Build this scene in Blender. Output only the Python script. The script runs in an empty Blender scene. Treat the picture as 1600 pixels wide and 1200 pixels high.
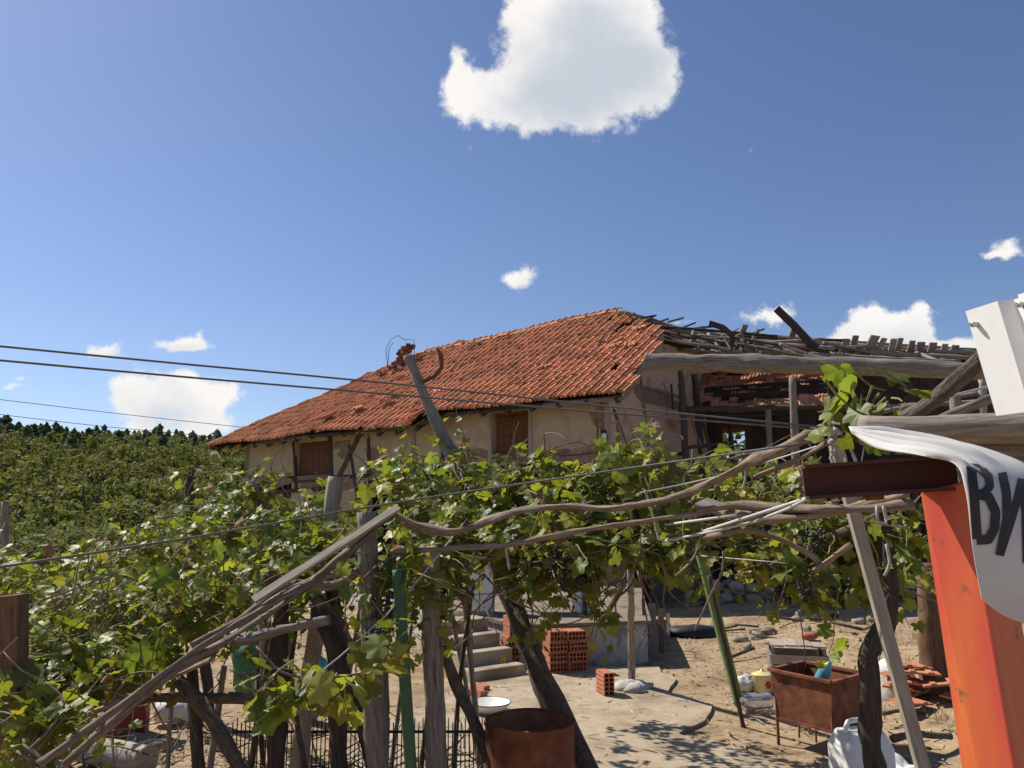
import bpy, math, random
from mathutils import Vector, Matrix, noise
from mathutils.bvhtree import BVHTree
R = random.Random(7)
rad = math.radians
scene = bpy.context.scene
# ------------------------------------------------------------------ camera, sky, sun, exposure
EYE = 2.05; PITCH = rad(9.46); FPX = 1200.0
cam_d = bpy.data.cameras.new('camera'); cam = bpy.data.objects.new('camera', cam_d)
scene.collection.objects.link(cam); scene.camera = cam
cam.location = (0, 0, EYE); cam.rotation_euler = (math.pi/2 + PITCH, 0, 0)
cam_d.sensor_width = 36; cam_d.lens = 27; cam_d.clip_start = .05; cam_d.clip_end = 6000
SUN_EL = rad(46); SUN_AZ = math.atan2(-.82, .57)          # measured from +Y towards +X
sd = bpy.data.lights.new('sun', 'SUN'); so = bpy.data.objects.new('sun', sd); scene.collection.objects.link(so)
sd.energy = 5.0; sd.angle = rad(.53); sd.color = (1, .95, .86)
sdir = Vector((math.sin(SUN_AZ)*math.cos(SUN_EL), math.cos(SUN_AZ)*math.cos(SUN_EL), math.sin(SUN_EL)))
so.rotation_euler = sdir.to_track_quat('Z', 'Y').to_euler(); so.location = sdir*50
scene.view_settings.view_transform = 'Standard'; scene.view_settings.look = 'None'
scene.view_settings.gamma = 1; scene.view_settings.exposure = .35
CP, SP = math.cos(PITCH), math.sin(PITCH)
def ray(px, py):
    dx, dz = (px-800)/FPX, (600-py)/FPX
    return Vector((dx, CP-dz*SP, SP+dz*CP))
def P(px, py, d):                                           # point seen at a pixel at depth d (world y)
    r = ray(px, py); return Vector((0, 0, EYE)) + r*(d/r.y)
def PZ(px, py, z=0.):                                       # point seen at a pixel on height z
    r = ray(px, py); return Vector((0, 0, EYE)) + r*((z-EYE)/r.z)

world = bpy.data.worlds.new('World'); scene.world = world; world.use_nodes = True
def build_world():
    nt = world.node_tree; N = nt.nodes; L = nt.links; N.clear()
    def nd(t, **k):
        n = N.new(t)
        for a, b in k.items(): setattr(n, a, b)
        return n
    def math_(op, a, b=None, c=None, clamp=False):
        n = nd('ShaderNodeMath', operation=op, use_clamp=clamp)
        for i, x in enumerate((a, b, c)):
            if x is None: continue
            if isinstance(x, (int, float)): n.inputs[i].default_value = x
            else: L.new(x, n.inputs[i])
        return n.outputs[0]
    sky = nd('ShaderNodeTexSky', sky_type='NISHITA', sun_disc=False, sun_elevation=SUN_EL, sun_rotation=SUN_AZ % (2*math.pi),
             altitude=600, air_density=1.0, dust_density=.6, ozone_density=2.2)
    tc = nd('ShaderNodeTexCoord'); D = tc.outputs['Generated']
    sx = nd('ShaderNodeSeparateXYZ'); L.new(D, sx.inputs[0])
    az = math_('ARCTAN2', sx.outputs[0], sx.outputs[1]); el = math_('ARCSINE', sx.outputs[2])
    cb = nd('ShaderNodeCombineXYZ'); L.new(az, cb.inputs[0]); L.new(el, cb.inputs[1])
    def noise_(vec, scale, detail, rough):
        n = nd('ShaderNodeTexNoise'); n.inputs['Scale'].default_value = scale; n.inputs['Detail'].default_value = detail
        n.inputs['Roughness'].default_value = rough; L.new(vec, n.inputs['Vector']); return n
    w = noise_(D, 22, 6, .6)
    wv = nd('ShaderNodeVectorMath', operation='MULTIPLY_ADD'); L.new(w.outputs['Color'], wv.inputs[0])
    wv.inputs[1].default_value = (.05, .04, 0); L.new(cb.outputs[0], wv.inputs[2])
    # cumulus: pixel x, y, half width, half height, weight
    blobs = [(900,40,105,75,1),(885,125,95,58,1),(960,110,85,70,.95),(780,165,85,38,1),(730,140,42,30,.8),(985,30,40,55,.8),(1030,130,34,32,.75),
             (715,88,13,22,.5),(835,20,50,45,.8),(812,435,34,22,.95),(160,543,32,15,.85),(287,536,42,15,.9),(28,588,16,6,.5),(28,604,24,6,.45),
             (250,603,92,26,.85),(330,622,34,24,.85),(205,640,34,30,.62),(265,640,60,34,.56),(330,665,42,22,.85),(225,678,40,14,.7),(285,690,60,14,.7),
             (1200,495,44,17,.85),(1355,490,26,22,.9),(1385,520,60,32,1),(1430,512,30,30,.9),(1440,478,11,13,.6),(1325,528,36,14,.8),(1490,538,40,14,.85),
             (1578,388,26,20,.68),(1555,402,26,7,.5),(1540,545,60,14,.8),(1170,240,30,9,.32),(1070,505,45,9,.42)]
    tot = None
    for (x, y, rx, ry, a) in blobs:
        d = ray(x, y).normalized(); k = 1/FPX/(1+((x-800)/FPX)**2)**.5
        s = nd('ShaderNodeVectorMath', operation='SUBTRACT'); L.new(wv.outputs[0], s.inputs[0])
        s.inputs[1].default_value = (math.atan2(d.x, d.y)+.025, math.asin(d.z)+.02, 0)
        m = nd('ShaderNodeVectorMath', operation='MULTIPLY'); L.new(s.outputs[0], m.inputs[0])
        m.inputs[1].default_value = (1/(rx*k*1.12), 1/(ry*k*1.12), 0)
        l = nd('ShaderNodeVectorMath', operation='LENGTH'); L.new(m.outputs[0], l.inputs[0])
        g = math_('MULTIPLY', math_('POWER', 2.718, math_('MULTIPLY', math_('MULTIPLY', l.outputs['Value'], l.outputs['Value']), -1.2)), a*1.05)
        tot = g if tot is None else math_('ADD', tot, g)
    fb = noise_(D, 30, 14, .66)
    dens = math_('ADD', math_('MINIMUM', tot, 1.25), math_('MULTIPLY', math_('SUBTRACT', fb.outputs['Fac'], .5), 1.6))
    mask = nd('ShaderNodeMapRange', interpolation_type='SMOOTHSTEP'); L.new(dens, mask.inputs[0])
    for i, v in ((1, .34), (2, .86)): mask.inputs[i].default_value = v
    # self-shading of the cloud: thick middles go grey, thin sunward sides stay white
    sh = noise_(D, 12, 9, .6); shade = None
    for (x, y, rx, ry, a) in [(930,95,95,60,1.0),(850,165,80,30,.6),(1000,120,45,40,.5),(270,650,70,32,.55),(1395,535,60,18,.55),(820,443,22,10,.4),(290,543,28,7,.4),(165,550,20,7,.4),(900,20,60,30,.35)]:
        d = ray(x, y).normalized(); k = 1/FPX
        q = nd('ShaderNodeVectorMath', operation='SUBTRACT'); L.new(wv.outputs[0], q.inputs[0]); q.inputs[1].default_value = (math.atan2(d.x, d.y)+.025, math.asin(d.z)+.02, 0)
        q2 = nd('ShaderNodeVectorMath', operation='MULTIPLY'); L.new(q.outputs[0], q2.inputs[0]); q2.inputs[1].default_value = (1/(rx*k*1.3), 1/(ry*k*1.3), 0)
        ln = nd('ShaderNodeVectorMath', operation='LENGTH'); L.new(q2.outputs[0], ln.inputs[0])
        g = math_('MULTIPLY', math_('POWER', 2.718, math_('MULTIPLY', math_('MULTIPLY', ln.outputs['Value'], ln.outputs['Value']), -1.1)), a)
        shade = g if shade is None else math_('ADD', shade, g)
    thick = nd('ShaderNodeMapRange', interpolation_type='SMOOTHSTEP'); L.new(math_('ADD', shade, math_('MULTIPLY', math_('SUBTRACT', sh.outputs['Fac'], .5), 1.5)), thick.inputs[0])
    for i, v in ((1, -.1), (2, 1.15)): thick.inputs[i].default_value = v
    cc = nd('ShaderNodeMix', data_type='RGBA'); L.new(thick.outputs[0], cc.inputs[0])
    cc.inputs[6].default_value = (9.4, 9.1, 8.8, 1); cc.inputs[7].default_value = (5.5, 6.0, 6.7, 1)
    tint = nd('ShaderNodeMix', data_type='RGBA', blend_type='MULTIPLY'); tint.inputs[0].default_value = 1
    L.new(sky.outputs[0], tint.inputs[6]); tint.inputs[7].default_value = (.93, .95, 1.08, 1)
    mx = nd('ShaderNodeMix', data_type='RGBA'); L.new(mask.outputs[0], mx.inputs[0]); L.new(tint.outputs[2], mx.inputs[6]); L.new(cc.outputs[2], mx.inputs[7])
    bg = nd('ShaderNodeBackground'); bg.inputs[1].default_value = .082; L.new(mx.outputs[2], bg.inputs[0])
    out = nd('ShaderNodeOutputWorld'); L.new(bg.outputs[0], out.inputs[0])
build_world()

# ------------------------------------------------------------------ materials
MATS = {}
def mat(name, c1, c2, scale=6, rough=.85, bump=.3, dist=.01, detail=8, coord='pos', stretch=(1,1,1), c3=None, s3=2., t3=(.55,.65),
        var=.0, isl=0., metallic=0, spec=.3, trans=0., tcol=None, alpha_glass=False, nrough=.6):
    m = bpy.data.materials.new(name); m.use_nodes = True; nt = m.node_tree; N = nt.nodes; L = nt.links
    b = N['Principled BSDF']; out = N['Material Output']
    if coord == 'pos': g = N.new('ShaderNodeNewGeometry'); src = g.outputs['Position']
    else: g = N.new('ShaderNodeTexCoord'); src = g.outputs['UV' if coord == 'uv' else 'Object']
    mp = N.new('ShaderNodeMapping'); mp.inputs['Scale'].default_value = stretch; L.new(src, mp.inputs[0])
    n = N.new('ShaderNodeTexNoise'); n.inputs['Scale'].default_value = scale; n.inputs['Detail'].default_value = detail; n.inputs['Roughness'].default_value = nrough
    L.new(mp.outputs[0], n.inputs['Vector'])
    cr = N.new('ShaderNodeMapRange'); cr.inputs[1].default_value = .3; cr.inputs[2].default_value = .7; L.new(n.outputs['Fac'], cr.inputs[0])
    mx = N.new('ShaderNodeMix'); mx.data_type = 'RGBA'; L.new(cr.outputs[0], mx.inputs[0]); mx.inputs[6].default_value = (*c1, 1); mx.inputs[7].default_value = (*c2, 1)
    col = mx.outputs[2]
    if c3:
        n3 = N.new('ShaderNodeTexNoise'); n3.inputs['Scale'].default_value = s3; n3.inputs['Detail'].default_value = 9; n3.inputs['Roughness'].default_value = .65
        L.new(mp.outputs[0] if coord != 'pos' else src, n3.inputs['Vector'])
        r3 = N.new('ShaderNodeMapRange'); r3.inputs[1].default_value = t3[0]; r3.inputs[2].default_value = t3[1]; L.new(n3.outputs['Fac'], r3.inputs[0])
        m3 = N.new('ShaderNodeMix'); m3.data_type = 'RGBA'; L.new(r3.outputs[0], m3.inputs[0]); L.new(col, m3.inputs[6]); m3.inputs[7].default_value = (*c3, 1); col = m3.outputs[2]
    if var or isl:
        hs = N.new('ShaderNodeHueSaturation'); L.new(col, hs.inputs['Color'])
        oi = N.new('ShaderNodeObjectInfo'); ge = N.new('ShaderNodeNewGeometry')
        ad = N.new('ShaderNodeMath'); ad.operation = 'ADD'; L.new(oi.outputs['Random'], ad.inputs[0]); L.new(ge.outputs['Random Per Island'], ad.inputs[1])
        fr = N.new('ShaderNodeMath'); fr.operation = 'FRACT'; L.new(ad.outputs[0], fr.inputs[0])
        v = N.new('ShaderNodeMapRange'); v.inputs[3].default_value = 1-var; v.inputs[4].default_value = 1+var; L.new(fr.outputs[0], v.inputs[0]); L.new(v.outputs[0], hs.inputs['Value'])
        if isl:
            f2 = N.new('ShaderNodeMath'); f2.operation = 'MULTIPLY'; f2.inputs[1].default_value = 7.31; L.new(ad.outputs[0], f2.inputs[0])
            f3 = N.new('ShaderNodeMath'); f3.operation = 'FRACT'; L.new(f2.outputs[0], f3.inputs[0])
            h = N.new('ShaderNodeMapRange'); h.inputs[3].default_value = .5-isl; h.inputs[4].default_value = .5+isl*.6; L.new(f3.outputs[0], h.inputs[0]); L.new(h.outputs[0], hs.inputs['Hue'])
        col = hs.outputs[0]
    L.new(col, b.inputs['Base Color']); b.inputs['Roughness'].default_value = rough; b.inputs['Metallic'].default_value = metallic
    b.inputs['Specular IOR Level'].default_value = spec
    if bump:
        bp = N.new('ShaderNodeBump'); bp.inputs['Strength'].default_value = bump; bp.inputs['Distance'].default_value = dist
        L.new(n.outputs['Fac'], bp.inputs['Height']); L.new(bp.outputs[0], b.inputs['Normal'])
    if trans:
        t = N.new('ShaderNodeBsdfTranslucent'); tm = N.new('ShaderNodeMix'); tm.data_type = 'RGBA'; tm.blend_type = 'MULTIPLY'; tm.inputs[0].default_value = 1
        L.new(col, tm.inputs[6]); tm.inputs[7].default_value = (*(tcol or (1,1,1)), 1); L.new(tm.outputs[2], t.inputs[0])
        ms = N.new('ShaderNodeMixShader'); ms.inputs[0].default_value = trans; L.new(b.outputs[0], ms.inputs[1]); L.new(t.outputs[0], ms.inputs[2]); L.new(ms.outputs[0], out.inputs[0])
    if alpha_glass: b.inputs['Transmission Weight'].default_value = .8; b.inputs['IOR'].default_value = 1.2
    MATS[name] = m; return m
G = (1.0, .09, 1)
mat('wood_grey', (.13,.105,.085), (.34,.29,.24), 14, .9, .8, .012, coord='uv', stretch=(5,.45,1), c3=(.07,.055,.045), s3=5, t3=(.58,.68), var=.15)
mat('wood_pale', (.24,.20,.155), (.44,.38,.30), 14, .9, .6, .008, coord='uv', stretch=(5,.45,1), c3=(.12,.10,.08), s3=5, t3=(.6,.7), var=.12)
mat('wood_dark', (.035,.026,.02), (.11,.08,.06), 14, .9, .8, .012, coord='uv', stretch=(5,.5,1), var=.2)
mat('wood_brown', (.10,.05,.028), (.22,.12,.06), 12, .85, .6, .008, coord='uv', stretch=(5,.45,1), c3=(.05,.03,.02), s3=4, var=.12)
mat('bark', (.06,.045,.035), (.21,.165,.125), 22, .95, 1., .02, coord='uv', stretch=(3,.8,1), var=.1)
mat('cane', (.13,.09,.065), (.34,.26,.19), 20, .9, .9, .008, coord='uv', stretch=(4,.6,1), var=.15)
mat('tile', (.40,.155,.072), (.54,.24,.12), 9, .9, .3, .006, c3=(.17,.09,.06), s3=2.6, t3=(.53,.72), var=.26, isl=.006)
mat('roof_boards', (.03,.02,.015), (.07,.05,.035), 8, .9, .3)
mat('plaster', (.40,.30,.185), (.50,.385,.25), 3, .95, .35, .012, c3=(.33,.23,.14), s3=1.6, t3=(.55,.75))
mat('gable_plaster', (.50,.345,.235), (.58,.42,.30), 2.5, .95, .5, .02, c3=(.33,.19,.12), s3=1.3, t3=(.55,.66))
mat('adobe', (.19,.115,.075), (.33,.22,.15), 7, .95, .9, .04, c3=(.38,.33,.28), s3=3, t3=(.58,.66))
mat('brick_red', (.36,.12,.065), (.47,.19,.11), 20, .9, .3, .004, var=.18)
mat('chimney_brick', (.17,.065,.04), (.30,.12,.075), 14, .95, .6, .01, var=.35)
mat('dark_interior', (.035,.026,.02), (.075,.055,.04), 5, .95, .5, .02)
mat('shutter_red', (.10,.036,.018), (.20,.075,.034), 10, .8, .5, .006, stretch=(6,6,.6), c3=(.05,.025,.018), s3=6, t3=(.55,.65))
mat('concrete', (.31,.24,.16), (.45,.36,.25), 7, .95, .8, .015, c3=(.25,.185,.12), s3=1.6, t3=(.48,.64), detail=12, nrough=.7)
mat('concrete_grey', (.33,.31,.28), (.48,.45,.41), 9, .95, .7, .015, c3=(.22,.20,.17), s3=3)
mat('rust', (.13,.042,.022), (.27,.10,.05), 9, .85, .6, .006, c3=(.07,.03,.02), s3=5, t3=(.50,.66), spec=.25)
mat('rust_inside', (.20,.08,.04), (.30,.14,.08), 16, .95, .6, .01)
mat('orange_paint', (.50,.055,.045), (.60,.155,.04), 5, .5, .5, .004, stretch=(1.6,1.6,.35), c3=(.17,.075,.045), s3=16, t3=(.60,.66), spec=.35)
mat('maroon_steel', (.055,.016,.012), (.10,.03,.02), 8, .6, .2, .003, c3=(.26,.07,.03), s3=7, t3=(.62,.7))
mat('green_paint', (.045,.10,.05), (.06,.13,.065), 14, .55, .2, .003, c3=(.10,.08,.05), s3=30, t3=(.66,.7))
mat('green_angle', (.10,.18,.05), (.15,.24,.08), 14, .6, .2, .003, c3=(.14,.09,.05), s3=20, t3=(.62,.7))
mat('white_sheet', (.78,.77,.74), (.82,.81,.79), 30, .45, .06, .002)
mat('white_plastic', (.72,.71,.67), (.80,.79,.76), 5, .45, .08, .003, c3=(.55,.50,.42), s3=6, t3=(.62,.75))
mat('sack', (.50,.48,.44), (.70,.68,.63), 10, .8, .6, .02)
mat('banner_cloth', (.62,.59,.55), (.74,.715,.67), 12, .8, .3, .004, c3=(.60,.49,.36), s3=6, t3=(.55,.8), trans=.12)
mat('banner_ink', (.035,.03,.028), (.05,.043,.04), 12, .6, 0)
mat('metal_dark', (.02,.018,.017), (.05,.045,.04), 20, .6, .2, .002, metallic=.4)
mat('screw', (.35,.34,.33), (.45,.44,.43), 40, .35, 0, metallic=.9)
mat('wire', (.10,.095,.09), (.16,.15,.14), 20, .6, 0)
mat('wire_pale', (.42,.40,.37), (.55,.53,.49), 20, .6, 0)
mat('rag', (.28,.25,.23), (.46,.43,.40), 20, .9, .4, .005)
mat('leaf', (.095,.13,.018), (.20,.235,.045), 9, .48, .5, .006, c3=(.33,.33,.09), s3=2.2, t3=(.50,.78), var=.40, isl=.035, trans=.45, tcol=(1.5,1.5,.6), spec=.35)
mat('leaf_yellow', (.26,.27,.035), (.36,.33,.06), 6, .5, .25, .004, c3=(.30,.20,.07), s3=9, t3=(.6,.7), var=.2, isl=.02, trans=.38, tcol=(1.4,1.3,.6), spec=.4)
mat('leaf_dry', (.20,.09,.05), (.30,.15,.08), 10, .8, .3, var=.2)
mat('grape', (.010,.011,.022), (.035,.038,.06), 30, .45, 0, var=.3, spec=.5)
mat('tree_leaf', (.075,.10,.03), (.21,.215,.07), .16, .7, 0, c3=(.21,.165,.085), s3=.045, t3=(.55,.68), var=.14, isl=.015, trans=.35, tcol=(1.3,1.25,.6), spec=.2)
mat('conifer_leaf', (.07,.105,.05), (.14,.17,.08), .2, .7, 0, var=.2, isl=.015, trans=.38, tcol=(1.2,1.25,.8), spec=.15)
mat('ground_soil', (.25,.17,.095), (.43,.31,.185), 5.5, .97, .8, .03, c3=(.20,.13,.075), s3=1.3, t3=(.50,.64), detail=12, nrough=.7)
mat('hill_ground', (.12,.11,.045), (.21,.17,.085), .15, .95, 0)
mat('shoot', (.16,.17,.06), (.30,.27,.13), 12, .7, .2)
mat('dry_grass', (.34,.25,.12), (.52,.41,.22), 3, .9, 0, var=.3, trans=.2)
mat('lower_wall', (.10,.07,.05), (.19,.14,.10), 4, .95, .6, .02, c3=(.06,.04,.03), s3=1.5)  # dark tone stands in for porch shade on the recessed wall
mat('terrace_shaded', (.15,.115,.08), (.27,.215,.155), 5, .95, .7, .015, c3=(.09,.07,.05), s3=1.8)  # slab colour darkened to carry the shade of vines and house
mat('litter', (.20,.13,.075), (.46,.37,.25), 1.5, .95, .2, var=.45)
mat('stone', (.20,.165,.125), (.36,.305,.24), 9, .95, .5, .02, var=.2)
mat('teal_plastic', (.01,.24,.20), (.015,.30,.25), 5, .4, 0, spec=.5)
mat('blue_plastic', (.10,.32,.40), (.16,.42,.50), 12, .25, .2, .005, spec=.6, trans=.3)
mat('clear_plastic', (.62,.64,.66), (.74,.76,.78), 8, .15, .3, .006, spec=.6, alpha_glass=True)
mat('enamel_yellow', (.62,.52,.22), (.70,.60,.30), 6, .3, .05, spec=.5)
mat('enamel_red', (.45,.04,.02), (.5,.06,.03), 6, .4, 0)
mat('red_paint', (.20,.028,.018), (.27,.045,.028), 6, .6, .2, .004, c3=(.12,.05,.035), s3=6)
mat('yellow_board', (.42,.22,.07), (.52,.29,.10), 6, .8, .3, .006, c3=(.25,.14,.06), s3=4)
mat('maroon_door', (.07,.018,.012), (.11,.03,.02), 8, .7, .3, stretch=(5,5,.5))
mat('window_glass', (.01,.012,.015), (.02,.022,.026), 3, .1, 0, spec=.6)
mat('green_net', (.05,.14,.06), (.09,.19,.09), 40, .8, .4)
mat('dark_rubber', (.015,.016,.018), (.03,.032,.036), 8, .6, .2)

# ------------------------------------------------------------------ builders
COL = scene.collection
class MB:
    def __init__(s): s.v = []; s.f = []; s.uv = []; s.sm = []
    def face(s, idx, uv=None, smooth=False):
        s.f.append(idx); s.uv.append(uv or [(0, 0)]*len(idx)); s.sm.append(smooth)
    def tube(s, pts, rads, n=10, jit=.0, cap=True, sub=0.):
        pts = [Vector(p) for p in pts]
        if isinstance(rads, (int, float)): rads = [rads]*len(pts)
        if sub:                                              # resample a smooth curve through the points
            q, rr = [], []
            for i in range(len(pts)-1):
                p0, p1, p2, p3 = pts[max(i-1,0)], pts[i], pts[i+1], pts[min(i+2,len(pts)-1)]
                k = max(1, min(60, int((p2-p1).length/sub)))
                for j in range(k):
                    t = j/k
                    q.append(.5*((2*p1)+(p2-p0)*t+(2*p0-5*p1+4*p2-p3)*t*t+(3*p1-p0-3*p2+p3)*t**3)); rr.append(rads[i]*(1-t)+rads[i+1]*t)
            q.append(pts[-1]); rr.append(rads[-1]); pts, rads = q, rr
        b = len(s.v); up = None; ln = 0; sd = R.random()*50
        for i, p in enumerate(pts):
            t = (pts[min(i+1,len(pts)-1)]-pts[max(i-1,0)]).normalized()
            if up is None: up = t.orthogonal().normalized()
            up = (up - t*up.dot(t)).normalized(); sdv = t.cross(up)
            if i: ln += (p-pts[i-1]).length
            for k in range(n):
                a = 2*math.pi*k/n; d = up*math.cos(a)+sdv*math.sin(a)
                r = rads[i]*(1+(jit*(noise.noise(Vector((math.cos(a)*1.3+sd, math.sin(a)*1.3, ln*6)))*1.5+noise.noise(Vector((math.cos(a)*4+sd, math.sin(a)*4, ln*1.7)))*.55+max(0,noise.noise(Vector((math.cos(a)*1.1+sd*2, math.sin(a)*1.1, ln*14)))-.25)*1.2) if jit else 0))
                s.v.append(p+d*r)
            if i:
                l0 = ln-(p-pts[i-1]).length
                for k in range(n):
                    k2 = (k+1) % n; u0, u1 = k/n*rads[i]*6.3+sd, (k+1)/n*rads[i]*6.3+sd
                    s.face([b+(i-1)*n+k, b+(i-1)*n+k2, b+i*n+k2, b+i*n+k], [(u0,l0),(u1,l0),(u1,ln),(u0,ln)], True)
        if cap:
            s.face([b+k for k in range(n)][::-1], [(sd+.05*math.cos(k),.05*math.sin(k)) for k in range(n)]); e = b+(len(pts)-1)*n
            s.face([e+k for k in range(n)], [(sd+.05*math.cos(k),.05*math.sin(k)) for k in range(n)])
        return s
    def box(s, c, size, rot=None, taper=1.):
        c = Vector(c); hx, hy, hz = (x/2 for x in size); M_ = rot or Matrix.Identity(3); b = len(s.v)
        for z in (-1, 1):
            k = taper if z > 0 else 1
            for x, y in ((-1,-1),(1,-1),(1,1),(-1,1)): s.v.append(c+M_@Vector((x*hx*k, y*hy*k, z*hz)))
        la = max(range(3), key=lambda i: size[i]); o = R.random()*30
        loc = [(-hx,-hy,-hz),(hx,-hy,-hz),(hx,hy,-hz),(-hx,hy,-hz),(-hx,-hy,hz),(hx,-hy,hz),(hx,hy,hz),(-hx,hy,hz)]
        for idx in ((3,2,1,0),(4,5,6,7),(0,1,5,4),(1,2,6,5),(2,3,7,6),(3,0,4,7)):
            s.face([b+i for i in idx], [(sum(loc[i][a] for a in range(3) if a != la)+o, loc[i][la]+o) for i in idx])
        return s
    def beam(s, p0, p1, w, h, up=(0,0,1)):                  # squared timber between two points
        p0, p1 = Vector(p0), Vector(p1); t = (p1-p0); l = t.length; t.normalize()
        x = Vector(up).cross(t)
        if x.length < 1e-3: x = Vector((1,0,0))
        x.normalize(); y = t.cross(x); return s.box((p0+p1)/2, (w, h, l), Matrix((x, y, t)).transposed())
    def lathe(s, prof, c=(0,0,0), n=24, rot=None, smooth=True):
        c = Vector(c); M_ = rot or Matrix.Identity(3); b = len(s.v)
        for r, z in prof:
            for k in range(n): a = 2*math.pi*k/n; s.v.append(c+M_@Vector((r*math.cos(a), r*math.sin(a), z)))
        for i in range(len(prof)-1):
            for k in range(n):
                k2 = (k+1) % n; s.face([b+i*n+k, b+i*n+k2, b+(i+1)*n+k2, b+(i+1)*n+k], [(k/n,i),(k/n+.04,i),(k/n+.04,i+1),(k/n,i+1)], smooth)
        return s
    def prism(s, pts, off):                                 # closed polygon extruded by a vector
        b = len(s.v); n = len(pts); off = Vector(off); s.v += [Vector(p) for p in pts]+[Vector(p)+off for p in pts]
        s.face([b+i for i in range(n)][::-1]); s.face([b+n+i for i in range(n)])
        for i in range(n): j = (i+1) % n; s.face([b+i, b+j, b+n+j, b+n+i])
        return s
    def blob(s, c, r, seed=0, amp=.25, n=10, m=7, flat=1.):
        c = Vector(c); b = len(s.v); r = Vector(r) if not isinstance(r, (int,float)) else Vector((r,r,r))
        for i in range(m+1):
            th = math.pi*i/m
            for k in range(n):
                a = 2*math.pi*k/n; d = Vector((math.sin(th)*math.cos(a), math.sin(th)*math.sin(a), math.cos(th)))
                q = 1+amp*noise.noise(d*1.7+Vector((seed*3.1, 0, seed))); s.v.append(c+Vector((d.x*r.x*q, d.y*r.y*q, max(d.z*r.z*q, -flat*r.z))))
        for i in range(m):
            for k in range(n): k2 = (k+1) % n; s.face([b+i*n+k, b+(i+1)*n+k, b+(i+1)*n+k2, b+i*n+k2], None, True)
        return s
    def mesh(s, name):
        me = bpy.data.meshes.new(name); me.from_pydata(s.v, [], s.f)
        ul = me.uv_layers.new(name='UVMap'); flat = []
        for u in s.uv:
            for a in u: flat += [a[0], a[1]]
        ul.data.foreach_set('uv', flat); me.polygons.foreach_set('use_smooth', s.sm); me.update(); return me
    def build(s, name, m, parent=None): return put(name, s.mesh(name), m, parent)
def put(name, me, m, parent=None, mw=None):
    if m and not me.materials: me.materials.append(MATS[m])
    o = bpy.data.objects.new(name, me); COL.objects.link(o)
    if mw is not None: o.matrix_world = mw
    if parent is not None:
        o.parent = parent; o.matrix_parent_inverse = PINV[parent.name]
    return o
PINV = {}
def tag(o, label, cat, group=None):
    o['label'] = label; o['category'] = cat
    if group: o['group'] = group
    PINV.setdefault(o.name, Matrix.Identity(4)); return o
def thing(name, label, cat, loc=(0,0,0), group=None):
    o = bpy.data.objects.new(name, None); COL.objects.link(o); o.location = loc; o.empty_display_size = .1
    PINV[o.name] = Matrix.Translation(-Vector(loc)); return tag(o, label, cat, group)
def sub_ok(o): PINV[o.name] = o.matrix_world.inverted() if o.parent is None else Matrix.Identity(4); return o
def struct(o): o['kind'] = 'structure'; return o
def stuff(o): o['kind'] = 'stuff'; return o
def sm(a, b, x): t = max(0, min(1, (x-a)/(b-a))); return t*t*(3-2*t)

# ------------------------------------------------------------------ terrain
def gz(x, y):
    z = .42*sm(3.0, 5.2, x)*sm(5, 8, y)*(1-.5*sm(9.5, 13, y))
    s = -x*.8+y*.45-8
    if y > -5:
        z += -7*sm(2, 40, s) + 42*sm(45, 330, s)
        z += 5*noise.noise(Vector((x*.008, y*.008, 3)))*sm(60, 200, s)
        z += 7*noise.noise(Vector((x*.02, y*.02, 9)))*sm(150, 330, s)
    return z
def build_ground():
    mb = MB(); na = 260; rings = [0.0]; r = .6
    while r < 3600: rings.append(r); r *= 1.045 if r < 40 else 1.09
    for i, r in enumerate(rings):
        for k in range(na):
            a = 2*math.pi*k/na; x, y = r*math.sin(a), r*math.cos(a)
            slab = sm(3.0, 4.2, abs(x-.2)) if y < 12 else 1
            z = gz(x, y) + (.035*noise.noise(Vector((x*1.3, y*1.3, 0)))+.02*noise.noise(Vector((x*4, y*4, 5))))*slab*(1 if r < 60 else 4)
            mb.v.append((x, y, z))
    for i in range(len(rings)-1):
        for k in range(na): k2 = (k+1) % na; mb.face([i*na+k, i*na+k2, (i+1)*na+k2, (i+1)*na+k][::-1], None, True)
    me = mb.mesh('ground'); me.materials.append(MATS['ground_soil']); me.materials.append(MATS['hill_ground'])
    for p in me.polygons:
        c = p.center
        if -c.x*.8+c.y*.45-8 > 4 or c.length > 40: p.material_index = 1
    struct(put('ground', me, None))
build_ground()
# concrete yard, a poured sheet with a broken edge
mb = MB(); edge = [(-1.6,3.2),(-1.7,5),(-1.5,7),(-1.0,8.6),(-.5,9.6),(.4,10.6),(1.9,10.7),(2.0,9.9),(1.75,9.2),(2.15,8.6),(1.9,8),(1.55,7.5),(2.1,6.9),(2.3,6.2),(2.0,5.2),(2.2,4),(1.8,3)]
pts = []
for i, (x, y) in enumerate(edge):
    x2, y2 = edge[(i+1) % len(edge)]
    for j in range(8):
        t = j/8; q = Vector((x+(x2-x)*t, y+(y2-y)*t, 0)); pts.append(q+Vector((noise.noise(q*2.3), noise.noise(q*2.3+Vector((9,9,0))), 0))*.09+Vector((0,0,-.05)))
mb.prism(pts, (0,0,.085)); struct(mb.build('concrete_yard', 'concrete'))
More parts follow.
